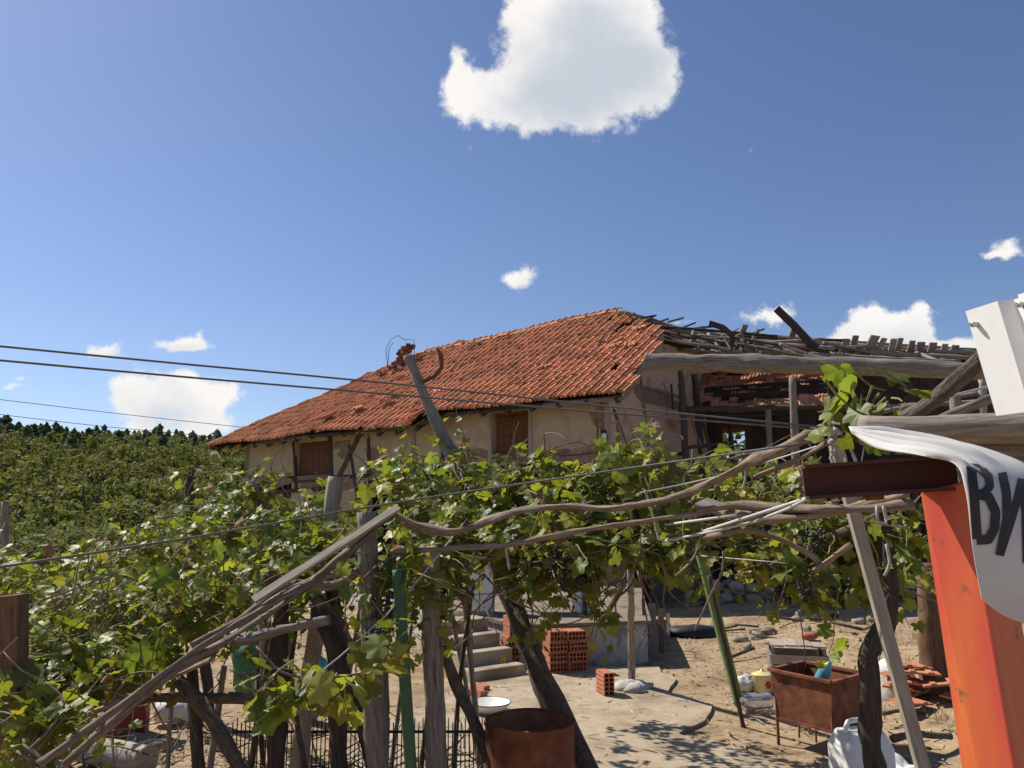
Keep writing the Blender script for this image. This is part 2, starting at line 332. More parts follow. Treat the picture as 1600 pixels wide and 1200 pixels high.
# ground litter: straw, chips, pebbles
def litter():
    mb = MB()
    for i in range(9000):
        x, y = R.uniform(-5.5, 7), R.uniform(4, 15)
        on = -1.5 < x < 1.9 and y < 10.6
        if on and R.random() > .22: continue
        z = gz(x, y)+(.04 if on else .02); a = R.random()*6.3
        if R.random() < .93:
            l, w = R.uniform(.015,.07), R.uniform(.002,.012); c, s = math.cos(a), math.sin(a); b = len(mb.v); dz = R.uniform(-.01,.02)
            mb.v += [(x-c*l-s*w, y-s*l+c*w, z), (x-c*l+s*w, y-s*l-c*w, z), (x+c*l+s*w, y+s*l-c*w, z+dz), (x+c*l-s*w, y+s*l+c*w, z+dz+.004)]; mb.face([b,b+1,b+2,b+3])
        else:
            r = R.uniform(.006,.022)*(1.6 if R.random() < .08 else 1); b = len(mb.v)
            mb.v += [(x+r*math.cos(a+k*1.571)*R.uniform(.7,1.3), y+r*math.sin(a+k*1.571), z-.01) for k in range(4)]+[(x, y, z+r*.35)]
            for k in range(4): mb.face([b+k, b+(k+1)%4, b+4])
    o = mb.build('ground_litter', 'litter'); stuff(o); o['label'] = 'dry straw, chips and pebbles strewn over the yard'; o['category'] = 'litter'
litter()

# ------------------------------------------------------------------ farmhouse
E1 = P(975,612,16.); E2 = P(325,697,27.)
U = Vector((E2.x-E1.x, E2.y-E1.y, 0)); LEN = U.length; U.normalize(); NB = Vector((-U.y, U.x, 0))
if NB.y < 0: NB = -NB
WR, HR = 4.5, 3.12; SL = math.hypot(WR, HR); EZ = E1.z
def droop(a, s):
    z = (E2.z-E1.z)*a/LEN + .13*sm(0,5,a)*(1-sm(6.1,6.6,a))*(1-s/SL*.6) + .04*math.sin(a*1.3)*(1-s/SL)
    z -= .16*sm(6.2,6.6,a)*(1-sm(6.6,9.5,a))*(1-sm(1.5,3.2,s)); z -= .10*math.exp(-((a-9)/3)**2-((s-3)/1.2)**2); return z
def H(a, w, z): return Vector((E1.x, E1.y, 0))+U*a+NB*w+Vector((0,0,z))
def slope(a, s, up=0.):                                      # point on the front roof slope, s metres up from the eave
    n = (Vector((0,0,1))*WR-NB*HR)/SL
    return H(a, s*WR/SL, EZ+s*HR/SL+droop(a, s)) + n*up
def hw(px, py, w):                                           # pixel on a plane parallel to the facade
    o = Vector((0,0,EYE)); r = ray(px, py); p0 = H(0, w, 0); t = (p0-o).dot(NB)/r.dot(NB); q = o+r*t
    return (q-p0).dot(U), q.z
HG = thing('farmhouse', 'old two-storey farmhouse with sagging red tiled roof and cracked tan plaster', 'house', tuple(H(8,4,0)))
RA0, RA1 = 2.9, 11.2                                         # ridge ends (metres left of the gable)
def in_slope(a, s):
    t = s/SL
    if a > LEN-(LEN-RA1)*t+.02: return False
    if t < .58: return a > .48*t/.58-.06
    return a > .48+(RA0-.48)*(t-.58)/.42
def house():
    g = HG
    # roof deck: front, back, two hips
    mb = MB(); na, ns = 40, 14
    def deck(f, cond):
        idx = {}
        for i in range(na+1):
            for j in range(ns+1):
                s = SL*j/ns; t = j/ns; a0 = .48*min(t/.58,1)+(RA0-.48)*max(0,(t-.58)/.42); a1 = LEN-(LEN-RA1)*t
                idx[i,j] = len(mb.v); mb.v.append(f(a0+(a1-a0)*i/na, s))
        for i in range(na):
            for j in range(ns): mb.face([idx[i,j], idx[i+1,j], idx[i+1,j+1], idx[i,j+1]])
    deck(lambda a, s: slope(a, s, -.05), None); deck(lambda a, s: slope(a, s, -.11), None)
    mb.build('roof_deck', 'roof_boards', g)
    mb = MB(); b = len(mb.v)
    W2 = 2*WR
    q = [H(RA0,WR,EZ+HR+droop(RA0,SL)), H(RA1,WR,EZ+HR+droop(RA1,SL)), H(LEN,W2,E2.z), H(0,W2,EZ), H(.48,2.6,EZ+1.8), H(.48,W2-2.6,EZ+1.8), H(LEN,0,E2.z)]
    mb.v += [x-Vector((0,0,.03)) for x in q]; mb.face([0,1,2,3,5]); mb.face([0,5,4]); mb.face([1,6,2]); mb.build('rear_roof', 'tile', g)
    # one interlocking clay tile: pan, roll and front lip
    def tile_mesh(name):
        t = MB(); w, l = .268, .43; prof = [(-.5,.016),(-.43,.050),(-.27,.050),(-.19,.0),(-.04,.0),(.02,.026),(.10,.026),(.16,.0),(.43,.0),(.5,.016)]
        for j, (y, dz) in enumerate(((0,.052),(.02,.056),(l,.0))):
            for x, z in prof: t.v.append((x*w, y, z+dz))
        n = len(prof)
        for j in range(2):
            for k in range(n-1): t.face([j*n+k, j*n+k+1, (j+1)*n+k+1, (j+1)*n+k])
        b = len(t.v); t.v += [(x*w, 0, z-.004) for x, z in prof]
        for k in range(n-1): t.face([b+k, b+k+1, k+1, k])
        t.v += [(-.5*w, l, -.01), (.5*w, l, -.01)]; t.face([0, 2*n, len(t.v)-2, b]); t.face([n-1, b+n-1, len(t.v)-1, 3*n-1])
        return t
    tm = tile_mesh('tile'); me = tm.mesh('roof_tile'); me.materials.append(MATS['tile'])
    pitch, row = .252, .365; cells = []
    for j in range(int(SL/row)+1):
        s = j*row-.06
        for i in range(int(LEN/pitch)+1):
            a = i*pitch+.05
            if not in_slope(a, s+.15): continue
            p = slope(a, max(s,0)); gap = False
            q = (p-Vector((0,0,EYE)))
            # missing / broken places
            if abs(a-6.4) < .22 and 1.0 < s < 3.0 and R.random() < .55: gap = True
            if 1.7 < a < 2.4 and 3.5 < s < 4.3 and R.random() < .55: gap = True
            if 9.5 < a < 13.5 and .5 < s < 1.2 and R.random() < .16: gap = True
            if R.random() < (.006 if a < 6 else .014): gap = True
            if not gap: cells.append((a, s))
    cells.sort(key=lambda c: c[0]); rest = MB()
    for n_, (a, s) in enumerate(cells):
        p = slope(a, s); px = slope(a-.1, s); ps = slope(a, s+.2)
        x = (px-p).normalized(); y = (ps-p).normalized(); z = x.cross(y).normalized()
        if z.z < 0: x = -x; z = -z
        y = z.cross(x)
        wild = .018 if R.random() > (.02 if a < 6 else .05) else .14
        if 5.9 < a < 7.0 and s < 2.6: wild = max(wild, .07)
        if 9.3 < a < 14 and .3 < s < 1.5 and R.random() < .12: wild = .14
        rot = Matrix((x, y, z)).transposed().to_4x4() @ Matrix.Rotation(R.gauss(0, wild*.5), 4, 'Z') @ Matrix.Rotation(R.gauss(0, wild*.5)+.05, 4, 'X') @ Matrix.Rotation(R.gauss(0, wild*.4), 4, 'Y')
        m4 = Matrix.Translation(p+z*(R.uniform(-.004,.010)+(wild > .1)*.03)+x*R.gauss(0,.004)+y*R.gauss(0,.008)) @ rot
        if n_ < 300: put('roof_tile', me, None, g, m4)
        else:
            b = len(rest.v); rest.v += [m4 @ Vector(v) for v in tm.v]
            for f in tm.f: rest.face([b+i for i in f])
    stuff(rest.build('roof_tiles', 'tile', g))
    # slipped tiles lying loose on the slope
    for (px_, py_, rz) in ((985,543,.5),(968,540,1.2),(942,536,.2),(975,530,2.1),(1003,515,.8),(560,640,.9),(520,648,2.),(505,655,.4),(620,610,1.5),(655,632,.2),(668,640,2.4),(855,575,.7),(600,628,.3),(690,612,1.0)):
        o = Vector((0,0,EYE)); r = ray(px_, py_); nrm = (Vector((0,0,1))*WR-NB*HR)/SL; p0 = slope(3,0,.06); t = (p0-o).dot(nrm)/r.dot(nrm)
        x = -U; y = (NB*WR+Vector((0,0,1))*HR)/SL
        put('roof_tile', me, None, g, Matrix.Translation(o+r*t) @ Matrix((x,y,nrm)).transposed().to_4x4() @ Matrix.Rotation(rz,4,'Z') @ Matrix.Rotation(R.uniform(-.1,.1),4,'X'))
    # ridge caps on ridge and left hip
    rm = MB(); n = 7
    for j, (y, r) in enumerate(((0,.115),(.42,.095))):
        for k in range(n): a = math.pi*k/(n-1); rm.v.append((r*math.cos(a), y, r*math.sin(a)*.8))
    for k in range(n-1): rm.face([k, k+1, n+k+1, n+k], None, True)
    rme = rm.mesh('ridge_tile'); rme.materials.append(MATS['tile'])
    def caps(p, q):
        d = q-p; k = int(d.length/.36); d.normalize(); x = d.cross(Vector((0,0,1))).normalized(); z = x.cross(d)
        for i in range(k):
            if R.random() < .1: continue
            m4 = Matrix.Translation(p+d*(i*.36)+Vector((0,0,R.uniform(-.02,.015)))) @ Matrix((x,d,z)).transposed().to_4x4() @ Matrix.Rotation(R.gauss(0,.05),4,'Z') @ Matrix.Rotation(R.gauss(0,.04),4,'X')
            put('ridge_tile', rme, None, g, m4)
    pr = [slope(a, SL, .03) for a in (RA0, 5, 7, 9, RA1)]
    for i in range(4): caps(pr[i], pr[i+1])
    hp = [slope(LEN-(LEN-RA1)*t, SL*t, .03) for t in (0,.25,.5,.75,1)]
    for i in range(4): caps(hp[i], hp[i+1])
    # barge boards at the gable and eave board with rafter tails
    mb = MB(); mb.beam(slope(.02,-.05,-.09), slope(.50,SL*.58,-.09), .05, .16, up=(Vector((0,0,1))*WR-NB*HR)); mb.build('barge_board', 'wood_grey', g)
    for (a0, a1) in ((.1,2.2),(2.3,4.6),(4.7,6.4),(6.5,9.0),(9.1,11.3),(11.4,14.2)):
        mb = MB(); mb.beam(slope(a0,.03,-.15), slope(a1,.03,-.15), .03, .11); mb.build('eave_board', 'wood_grey' if R.random() < .6 else 'wood_dark', g)
    k = .25
    while k < LEN-.3:
        mb = MB(); mb.beam(slope(k,-.02,-.20), slope(k,.9,-.20), .09, .12, up=NB); mb.build('rafter_tail', 'wood_dark', g); k += .78
    # ---- walls
    WF = .62                                                 # facade stands this far behind the eave
    a_r, _ = hw(952,650,WF); a_l, _ = hw(383,720,WF)
    zt = lambda a: EZ+WF*HR/WR+droop(a,.7)-.16
    zb = 3.14
    _, zb = hw(900,722,WF)
    def facade(name, a0, a1, z0, z1a, z1b, w, m, th=.25):
        mb = MB(); p = [H(a0,w,z0), H(a1,w,z0), H(a1,w,z1b), H(a0,w,z1a)]; mb.prism(p, NB*th); return mb.build(name, m, g)
    cuts = [a_r]+[hw(x,700,WF)[0] for x in (824,770,690,645,575,515,463)]+[a_l]
    for i in range(len(cuts)-1):
        if i in (1, 6): continue                             # shutter openings
        facade('plaster_panel', cuts[i]+.03, cuts[i+1]-.03, zb+R.uniform(-.04,.04), zt(cuts[i]), zt(cuts[i+1]), WF, 'plaster')
    for i in (1, 6):                                         # window openings: lintel, sill, boarded shutter
        a0, a1 = cuts[i], cuts[i+1]
        z_top = hw(800,642,WF)[1] if i == 1 else hw(485,690,WF)[1]; z_bot = hw(800,711,WF)[1] if i == 1 else hw(485,750,WF)[1]
        if zt(a0)-z_top > .05: facade('plaster_panel', a0, a1, z_top, zt(a0), zt(a1), WF, 'plaster')
        facade('plaster_panel', a0, a1, zb, z_bot-.06, z_bot-.06, WF, 'adobe')
        sh = thing_part('shutter', g)
        n = 5
        for k in range(n):
            b0 = a0+.05+(a1-a0-.1)*k/n; b1 = a0+.05+(a1-a0-.1)*(k+1)/n-.012
            mb = MB(); mb.prism([H(b0,WF+.13,z_bot), H(b1,WF+.13,z_bot), H(b1,WF+.13,z_top), H(b0,WF+.13,z_top)], NB*R.uniform(.02,.035)); mb.build('plank', 'shutter_red', sh)
        for zz in (z_bot+.16, z_top-.16):
            mb = MB(); mb.beam(H(a0+.05,WF+.11,zz), H(a1-.05,WF+.11,zz), .03, .07); mb.build('batten', 'shutter_red', sh)
        mb = MB(); mb.beam(H(a0,WF+.02,z_bot-.5*.06), H(a1,WF+.02,z_bot-.03), .16, .06); mb.build('window_sill', 'wood_pale' if i == 1 else 'wood_dark', g)
    # timber frame showing through the plaster
    def timber(px0, py0, px1, py1, w=.13, m='wood_dark', off=-.025):
        A = hw(px0,py0,WF+off); B = hw(px1,py1,WF+off); mb = MB(); mb.beam(H(A[0],WF+off+.03,A[1]), H(B[0],WF+off+.03,B[1]), w, .08, up=NB); mb.build('timber', m, g)
    timber(515,680,520,800,.16); timber(563,676,513,778,.17); timber(575,685,578,745,.10); timber(644,655,650,736,.10,'wood_pale'); timber(690,645,692,732,.10)
    timber(458,690,462,765,.09); timber(828,640,829,716,.07,'wood_pale'); timber(764,645,767,722,.08,'wood_pale'); timber(947,622,950,722,.11,'wood_pale'); timber(390,772,520,762,.12); timber(545,695,560,790,.09)
    mb = MB(); mb.beam(H(a_r+.02,WF+.14,zb-.10), H(a_l,WF+.14,zb-.12), .22, .18); mb.build('sill_beam', 'wood_dark', g)
    # adobe patches standing proud where plaster fell
    for (x0,y0,x1,y1) in ((578,722,642,748),(700,716,762,730),(830,716,950,721),(470,752,510,770),(518,690,548,700),(575,700,590,735)):
        A = hw(x0,y0,WF); B = hw(x1,y1,WF); mb = MB(); mb.prism([H(A[0],WF-.008,B[1]),H(B[0],WF-.008,B[1]),H(B[0],WF-.008,A[1]),H(A[0],WF-.008,A[1])], NB*.05); mb.build('bare_adobe', 'adobe', g)
    def ragged(x0, y0, x1, y1, n=26):
        cx, cy = (x0+x1)/2, (y0+y1)/2; sd_ = R.random()*40; pl = []
        for k in range(n):
            a = 6.283*k/n; q = 1+.55*noise.noise(Vector((math.cos(a)*1.5+sd_, math.sin(a)*1.5, 2)))+.3*noise.noise(Vector((math.cos(a)*5+sd_, math.sin(a)*5, 7))); A = hw(cx+math.cos(a)*(x1-x0)/2*q, cy+math.sin(a)*(y1-y0)/2*q, WF); pl.append(H(A[0],WF-.006,A[1]))
        mb = MB(); mb.prism(pl, NB*.03); mb.build('bare_adobe', 'adobe', g)
    for b_ in ((580,706,606,738),(612,726,640,744),(598,655,640,668),(700,706,730,724),(735,700,764,722),(845,704,900,722),(905,700,944,722),(400,738,455,762),(520,745,560,764),(660,712,688,732),(925,640,946,668),(528,700,545,716)): ragged(*b_)
    # cracks as thin recessed-dark ribbons of exposed mud
    for pts in (((648,655),(646,690),(652,718),(657,735)),((572,700),(577,725),(590,732),(612,735),(640,726)),((930,640),(934,680),(928,705)),((845,700),(880,712),(940,706))):
        mb = MB(); mb.tube([H(hw(x,y,WF)[0],WF-.002,hw(x,y,WF)[1]) for x,y in pts], .012, 5, .5, sub=.08); mb.build('crack', 'wood_dark', g)
    # jetty underside and recessed ground floor
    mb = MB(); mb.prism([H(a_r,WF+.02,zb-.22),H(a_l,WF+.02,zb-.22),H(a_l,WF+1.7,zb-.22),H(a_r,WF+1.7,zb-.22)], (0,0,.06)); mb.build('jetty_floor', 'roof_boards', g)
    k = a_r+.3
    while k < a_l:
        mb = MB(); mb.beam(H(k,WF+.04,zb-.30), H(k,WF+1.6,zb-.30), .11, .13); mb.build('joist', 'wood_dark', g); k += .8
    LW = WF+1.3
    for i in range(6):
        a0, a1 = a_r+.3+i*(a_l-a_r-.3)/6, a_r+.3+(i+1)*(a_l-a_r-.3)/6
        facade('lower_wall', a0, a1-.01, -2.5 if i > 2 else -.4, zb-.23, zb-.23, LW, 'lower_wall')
    facade('lower_panel', a_r+.3, a_r+3.2, 2.25, zb-.23, zb-.23, LW-.06, 'wood_brown', .05)
    # small lower window, white frame
    A = hw(480,775,WF-.02); B = hw(507,798,WF-.02); wf = thing_part('window', g)
    facade('lower_wall', cuts[7]+.2, cuts[5], -2.5, zb-.15, zb-.15, WF+.02, 'plaster', .2)
    for (x0,x1,z0,z1) in ((A[0],B[0],A[1]-.06,A[1]),(A[0],B[0],B[1],B[1]+.06),(A[0],A[0]-.06,B[1],A[1]),(B[0]+.06,B[0],B[1],A[1])):
        mb = MB(); mb.prism([H(x0,WF-.05,z0),H(x1,WF-.05,z0),H(x1,WF-.05,z1),H(x0,WF-.05,z1)], NB*.06); mb.build('window_frame', 'white_plastic', wf)
    mb = MB(); mb.prism([H(A[0],WF-.015,B[1]),H(B[0],WF-.015,B[1]),H(B[0],WF-.015,A[1]),H(A[0],WF-.015,A[1])], NB*.01); mb.build('pane', 'window_glass', wf)
    for x in (2.8, 5.6, 8.4, 11.2, 14):
        mb = MB(); mb.beam(H(a_r+x,WF+.1,-.4 if x < 8 else -2.5), H(a_r+x,WF+.1,zb-.2), .15, .15); mb.build('porch_post', 'wood_dark', g)
    # gable wall under the rake, returning along the right end
    def gz_top(w): return EZ+min(w,2*WR-w)*HR/WR-.12
    ga = a_r; GW = 5.4
    mb = MB(); prof = [H(ga,WF,zb-.1), H(ga,WF,gz_top(WF)), H(ga,2.6,gz_top(2.6)), H(ga,GW,gz_top(2.6)+.05), H(ga,GW,zb-.1)]; mb.prism(prof, U*.25); mb.build('gable_wall', 'gable_plaster', g)
    mb = MB(); mb.prism([H(ga+.03,WF+.04,-.3),H(ga+.03,GW,-.3),H(ga+.03,GW,zb-.1),H(ga+.03,WF+.04,zb-.1)], U*.3); mb.build('gable_base', 'adobe', g)
    mb = MB(); mb.prism([H(ga+.3,GW-.3,-.3),H(LEN-.6,GW+2.9,-2.5),H(LEN-.6,GW+2.9,zb+1),H(ga+.3,GW-.3,zb+1)], U*.01+NB*.25); mb.build('rear_wall', 'adobe', g)
    mb = MB(); mb.prism([H(a_l-.02,WF,-2.8),H(a_l-.02,8,-2.8),H(a_l-.02,8,EZ),H(a_l-.02,WF,EZ)], -U*.25); mb.build('end_wall', 'plaster', g)
    def gp(px, py):                                          # pixel on the gable plane
        o = Vector((0,0,EYE)); r = ray(px,py); p0 = H(ga,0,0); t = (p0-o).dot(U)/r.dot(U); return o+r*t-U*.012
    for pts, m, w in ((((988,600),(1068,622)),'wood_grey',.07),(((1000,588),(1005,650)),'wood_grey',.06),(((962,655),(975,695)),'wood_pale',.05),(((1048,600),(1050,640)),'wood_dark',.04),
                    (((963,722),(1072,708)),'wood_dark',.09),(((958,640),(985,720)),'wood_dark',.05)):
        mb = MB(); mb.beam(gp(*pts[0]), gp(*pts[1]), w, .05, up=U); mb.build('timber', m, g)
    for poly in (((985,603),(1040,615),(1062,630),(1058,640),(1000,628)),((962,660),(972,668),(985,715),(964,718)),((960,726),(1066,716),(1062,740),(1030,745),(962,750))):
        mb = MB(); mb.prism([gp(*p)+U*.004 for p in poly], U*.02); mb.build('bare_adobe', 'adobe', g)
    for pts in (((1003,590),(1008,640),(1012,700),(1016,722)),((1036,598),(1044,625),(1040,648))):
        mb = MB(); mb.tube([gp(*p)+U*.008 for p in pts], .011, 5, .5, sub=.1); mb.build('crack', 'wood_dark', g)
    d0, d1 = gp(986,878), gp(1014,950)
    dr = thing_part('door', g); mb = MB(); dd = [Vector((d0.x,d0.y,d1.z-.1)),Vector((d1.x,d1.y,d1.z-.1)),Vector((d1.x,d1.y,d0.z)),Vector((d0.x,d0.y,d0.z))]
    mb.prism([p-U*.03 for p in dd], U*.05); mb.build('door_leaf', 'maroon_door', dr)
    mb = MB(); mb.box(d1+Vector((-.03,-.08,.9)), (.03,.06,.12)); mb.build('door_handle', 'metal_dark', dr)
    # power bracket with insulators on the corner
    c = H(a_r+.12, WF-.06, hw(942,690,WF)[1]); br = thing_part('insulator_bracket', g)
    mb = MB(); mb.box(c, (.10,.07,.50)); mb.build('bracket', 'metal_dark', br)
    mb = MB(); mb.lathe([(0,-.1),(.05,-.09),(.06,-.03),(.035,0),(.06,.04),(.05,.10),(0,.12)], c+Vector((0,-.08,.06)), 14); mb.build('insulator', 'white_plastic', br)
    for (x, y) in ((858,712),(872,716)):
        A = hw(x,y,WF-.02); mb = MB(); mb.tube([c, (c+H(A[0],WF-.05,A[1]))/2-Vector((0,0,.03)), H(A[0],WF-.03,A[1])], .007, 5, sub=.2); mb.build('service_wire', 'wire', br)
    # chimney stump of loose bricks
    ch = thing_part('chimney', g); cb = MB(); cb.box((0,0,0), (.30,.15,.08)); cme = cb.mesh('brick'); cme.materials.append(MATS['chimney_brick'])
    nr_ = (Vector((0,0,1))*WR-NB*HR)/SL; p0_ = slope(11.5,4.8); e_ = Vector((0,0,EYE)); r_ = ray(630,572); base = e_+r_*((p0_-e_).dot(nr_)/r_.dot(nr_))
    xa = -U.normalized()
    for lv in range(11):
        for k in range(5 if lv < 4 else (3 if lv < 7 else 2)):
            a = k*1.26+lv*.6; rr = .34 if lv < 3 else (.26 if lv < 5 else .17)
            off = xa*(rr*math.cos(a)+(.12 if lv > 3 else 0))+NB*(rr*math.sin(a))
            m4 = Matrix.Translation(base+off+Vector((0,0,lv*.088-.2))) @ Matrix.Rotation(a+R.gauss(0,.35)+1.57,4,'Z') @ Matrix.Rotation(R.gauss(0,.12),4,'X') @ Matrix.Rotation(R.gauss(0,.1),4,'Y')
            put('brick', cme, None, ch, m4)
    for k in range(9):
        m4 = Matrix.Translation(slope((base-H(0,0,0)).dot(U)+R.uniform(-.5,.45), (base-H(0,0,0)).dot(NB)*SL/WR-R.uniform(.25,.8), .08)) @ Matrix.Rotation(R.random()*6,4,'Z') @ Matrix.Rotation(R.gauss(0,.5),4,'X'); put('brick', cme, None, ch, m4)
    mb = MB(); pts = [(606,578),(603,546),(611,530),(622,524),(632,531),(647,531),(648,575)]; mb.tube([P(x,y,base.y) for x,y in pts], .012, 5); mb.tube([P(x,y,base.y) for x,y in ((606,572),(608,545),(614,535))], .012, 5); mb.build('bent_wire', 'metal_dark', ch)
def thing_part(name, parent):                                # a part that carries sub-parts
    o = bpy.data.objects.new(name, None); COL.objects.link(o); o.parent = parent; o.matrix_parent_inverse = PINV[parent.name]
    PINV[o.name] = Matrix.Identity(4); return o
house()

# ------------------------------------------------------------------ half-collapsed barn behind the gable
def barn():
    g = thing('collapsed_barn', 'half-collapsed open barn with bare roof poles and sliding red tiles beside the house', 'barn', tuple(P(1280,900,19)))
    def logs(name, pts, r, m='wood_grey', n=8, jit=.25): mb = MB(); mb.tube(pts, r, n, jit, sub=.25); return mb.build(name, m, g)
    # long roof poles
    for (x0,y0,d0,x1,y1,d1,r) in ((966,487,20.8,1180,548,19.5,.10),(1035,510,20.4,1290,545,19.2,.08),(1050,515,21,1535,552,19,.085),(1060,527,20.5,1530,560,18.6,.08),
            (1140,520,21,1380,545,20,.07),(1180,524,21.5,1540,548,20,.07),(1045,530,20,1160,552,19,.07),(1080,535,20,1350,558,18.5,.06),(1000,500,20.6,1110,545,19.6,.07),(1150,545,19,1500,566,18,.08),
            (1060,545,19.5,1200,556,18.5,.06)):
        p, q = P(x0,y0,d0), P(x1,y1,d1); logs('roof_pole', [p, (p+q)/2+Vector((0,0,R.uniform(-.08,.05))), q], [r, r*.9, r*.75])
    for i in range(46):
        x0 = R.uniform(985,1480); yb = 500+(x0-985)*.095; ln_ = R.uniform(60,240); p = P(x0, yb+R.uniform(6,34), R.uniform(18.4,20.6)); q = P(min(x0+ln_,1545), yb+ln_*.07+R.uniform(4,40), R.uniform(18,20.4))
        logs('lath', [p, p.lerp(q,.5)+Vector((0,0,R.uniform(-.1,.06))), q], R.uniform(.022,.05), R.choice(['wood_grey','wood_grey','wood_pale','wood_dark']), 6)
    for i in range(26):
        x0 = R.uniform(1040,1530); yb = 515+(x0-1040)*.085; p = P(x0, yb+R.uniform(-4,8), 19.6); q = p+Vector((R.uniform(-.3,.3), -R.uniform(.8,1.6), -R.uniform(.5,1.0))); logs('rafter', [p, q], R.uniform(.03,.05), R.choice(['wood_grey','wood_dark']), 6)
    # stub boards on the purlins, the two sprung planks
    for x, y, w, lean in ((1238,527,.18,.2),(1160,523,.16,.25),(1178,530,.13,.45),(1320,545,.18,.1),(1335,540,.16,.05),(1362,540,.32,.3),(1376,544,.18,.3),(1395,545,.16,0),(1405,544,.14,.05),(1423,548,.16,.1),(1438,550,.2,0),(1456,551,.2,.05),(1475,553,.15,0),(1490,555,.2,.1)):
        p = P(x, y, 19.2); mb = MB(); mb.beam(p+Vector((-lean*.5,.35,-.42)), p+Vector((lean*.25,-.1,.24)), w, .035); mb.build('roof_board', R.choice(['wood_grey','wood_pale','wood_grey']), g)
    for pts, w in ((((1213,482),(1240,508),(1268,538),(1290,560)),.20),(((1108,505),(1130,512),(1146,526),(1140,548)),.14)):
        for i in range(len(pts)-1):
            p, q = P(*pts[i],18.8), P(*pts[i+1],18.8); mb = MB(); mb.beam(p, q+(q-p)*.04, w, .05, up=(0,-1,.2)); mb.build('sprung_plank', 'wood_dark', g)
    for i in range(16):
        x = R.uniform(985,1170); p = P(x, 495+(x-985)*.16+R.uniform(-3,8), 20.2); mb = MB(); mb.beam(p, p+Vector((R.uniform(-.5,.5),R.uniform(-.3,.3),R.uniform(-.15,.2))), .12, .03); mb.build('roof_board', R.choice(['wood_dark','wood_grey']), g)
    # tile remnants: upper strip and eave strip
    t = MB(); w, l = .22, .38; prof = [(-.5,.012),(-.35,.035),(-.2,.01),(0,.03),(.15,.008),(.5,.012)]
    for y, dz in ((0,.03),(l,0)):
        for x, z in prof: t.v.append((x*w, y, z+dz))
    for k in range(5): t.face([k,k+1,7+k,6+k])
    b = len(t.v); t.v += [(x*w,0,z) for x,z in prof]
    for k in range(5): t.face([b+k,b+k+1,k+1,k])
    tme = t.mesh('barn_tile'); tme.materials.append(MATS['tile'])
    el = P(1088,644,18.6); er = P(1302,632,17.4); ex = (er-el); L_ = ex.length; ex.normalize(); ey = (Vector((-ex.y,ex.x,0)).normalized()*.86+Vector((0,0,.5))).normalized()
    ez = ex.cross(ey).normalized(); RM = Matrix((ex, ey, ez)).transposed().to_4x4()
    for j in range(9):
        for i in range(int(L_/.205)):
            u = i*.205; keep = 1.
            if j in (2,3,4): keep = .35 if u < L_*.45 else .12
            if j > 6: keep = .7
            if j < 2 and u < .6: keep = .8
            if R.random() > keep: continue
            sag = -.10*math.sin(u/L_*3.14)*(1-j/9)
            m4 = Matrix.Translation(el+ex*u+ey*(j*.32)+ez*(R.uniform(0,.02))+Vector((0,0,sag))) @ RM @ Matrix.Rotation(R.gauss(0,.06),4,'Z') @ Matrix.Rotation(R.gauss(.04,.06),4,'X'); put('barn_tile', tme, None, g, m4)
    for s in (0.0, .75, 1.5, 2.2, 2.9):
        logs('purlin', [el+ey*s-ez*.10, el+ey*s+ex*(L_*.5)-ez*.16, er+ey*s-ez*.10], .06, 'wood_dark')
    for u in (.1, 1.1, 2.2, L_-.1): logs('rafter', [el+ex*u-ez*.2-ey*.2, el+ex*u+ey*3.3-ez*.2], .055, 'wood_dark')
    for j in range(3):
        mb = MB(); mb.beam(el+ey*(.9+j*.28)+ex*.1-ez*.03, er+ey*(.9+j*.28)-ez*.03, .02, .2, up=ez); mb.build('sheathing_board', 'roof_boards', g)
    # posts, cross beams, back wall of boards with a gap
    for (x0,y0,x1,d,r,m) in ((1238,590,1250,15.5,.085,'wood_grey'),(1200,640,1212,17.6,.08,'wood_grey'),(1085,585,1105,18.2,.09,'wood_dark'),(1062,560,1076,17.8,.08,'wood_dark'),(1298,640,1300,17.2,.08,'wood_grey'),(1490,590,1500,16.5,.12,'wood_grey'),(1535,590,1520,16.2,.09,'wood_pale'),(1420,600,1425,18,.09,'wood_dark'),(1140,640,1142,20,.07,'wood_dark')):
        p = P(x0,y0,d); q = P(x1,800,d); q.z = -.2; q.x = P(x1,800,d).x; logs('post', [p, (p+q)/2+Vector((R.uniform(-.05,.05),0,0)), q], [r*.85,r,r*1.1], m)
    for (a, b_, r, m) in (((1060,640,18),(1320,636,17.3),.07,'wood_dark'),((1075,720,18),(1330,728,17.5),.05,'wood_dark'),((1060,600,18.5),(1130,790,17.8),.04,'wood_grey'),((1085,590,18),(1112,720,18),.04,'wood_dark'),((1070,700,17.8),(1150,690,18.5),.04,'wood_dark'),((1300,640,18),(1540,628,17),.06,'wood_grey'),((1320,655,17.5),(1540,612,16.5),.05,'wood_grey')):
        logs('cross_beam', [P(*a), P(*b_)], r, m)
    bl, brr = P(1070,700,21.5), P(1560,700,20.5); ux = (brr-bl); ux.z = 0; LL = ux.length; ux.normalize(); k = 0.
    while k < LL:
        if not (.95 < k < 1.5):
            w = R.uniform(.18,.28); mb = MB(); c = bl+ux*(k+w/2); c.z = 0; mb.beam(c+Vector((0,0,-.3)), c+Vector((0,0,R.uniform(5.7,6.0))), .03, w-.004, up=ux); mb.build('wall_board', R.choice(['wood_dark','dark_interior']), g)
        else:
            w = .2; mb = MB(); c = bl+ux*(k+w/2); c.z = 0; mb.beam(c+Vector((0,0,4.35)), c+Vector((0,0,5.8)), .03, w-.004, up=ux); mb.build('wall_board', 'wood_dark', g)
        k += w
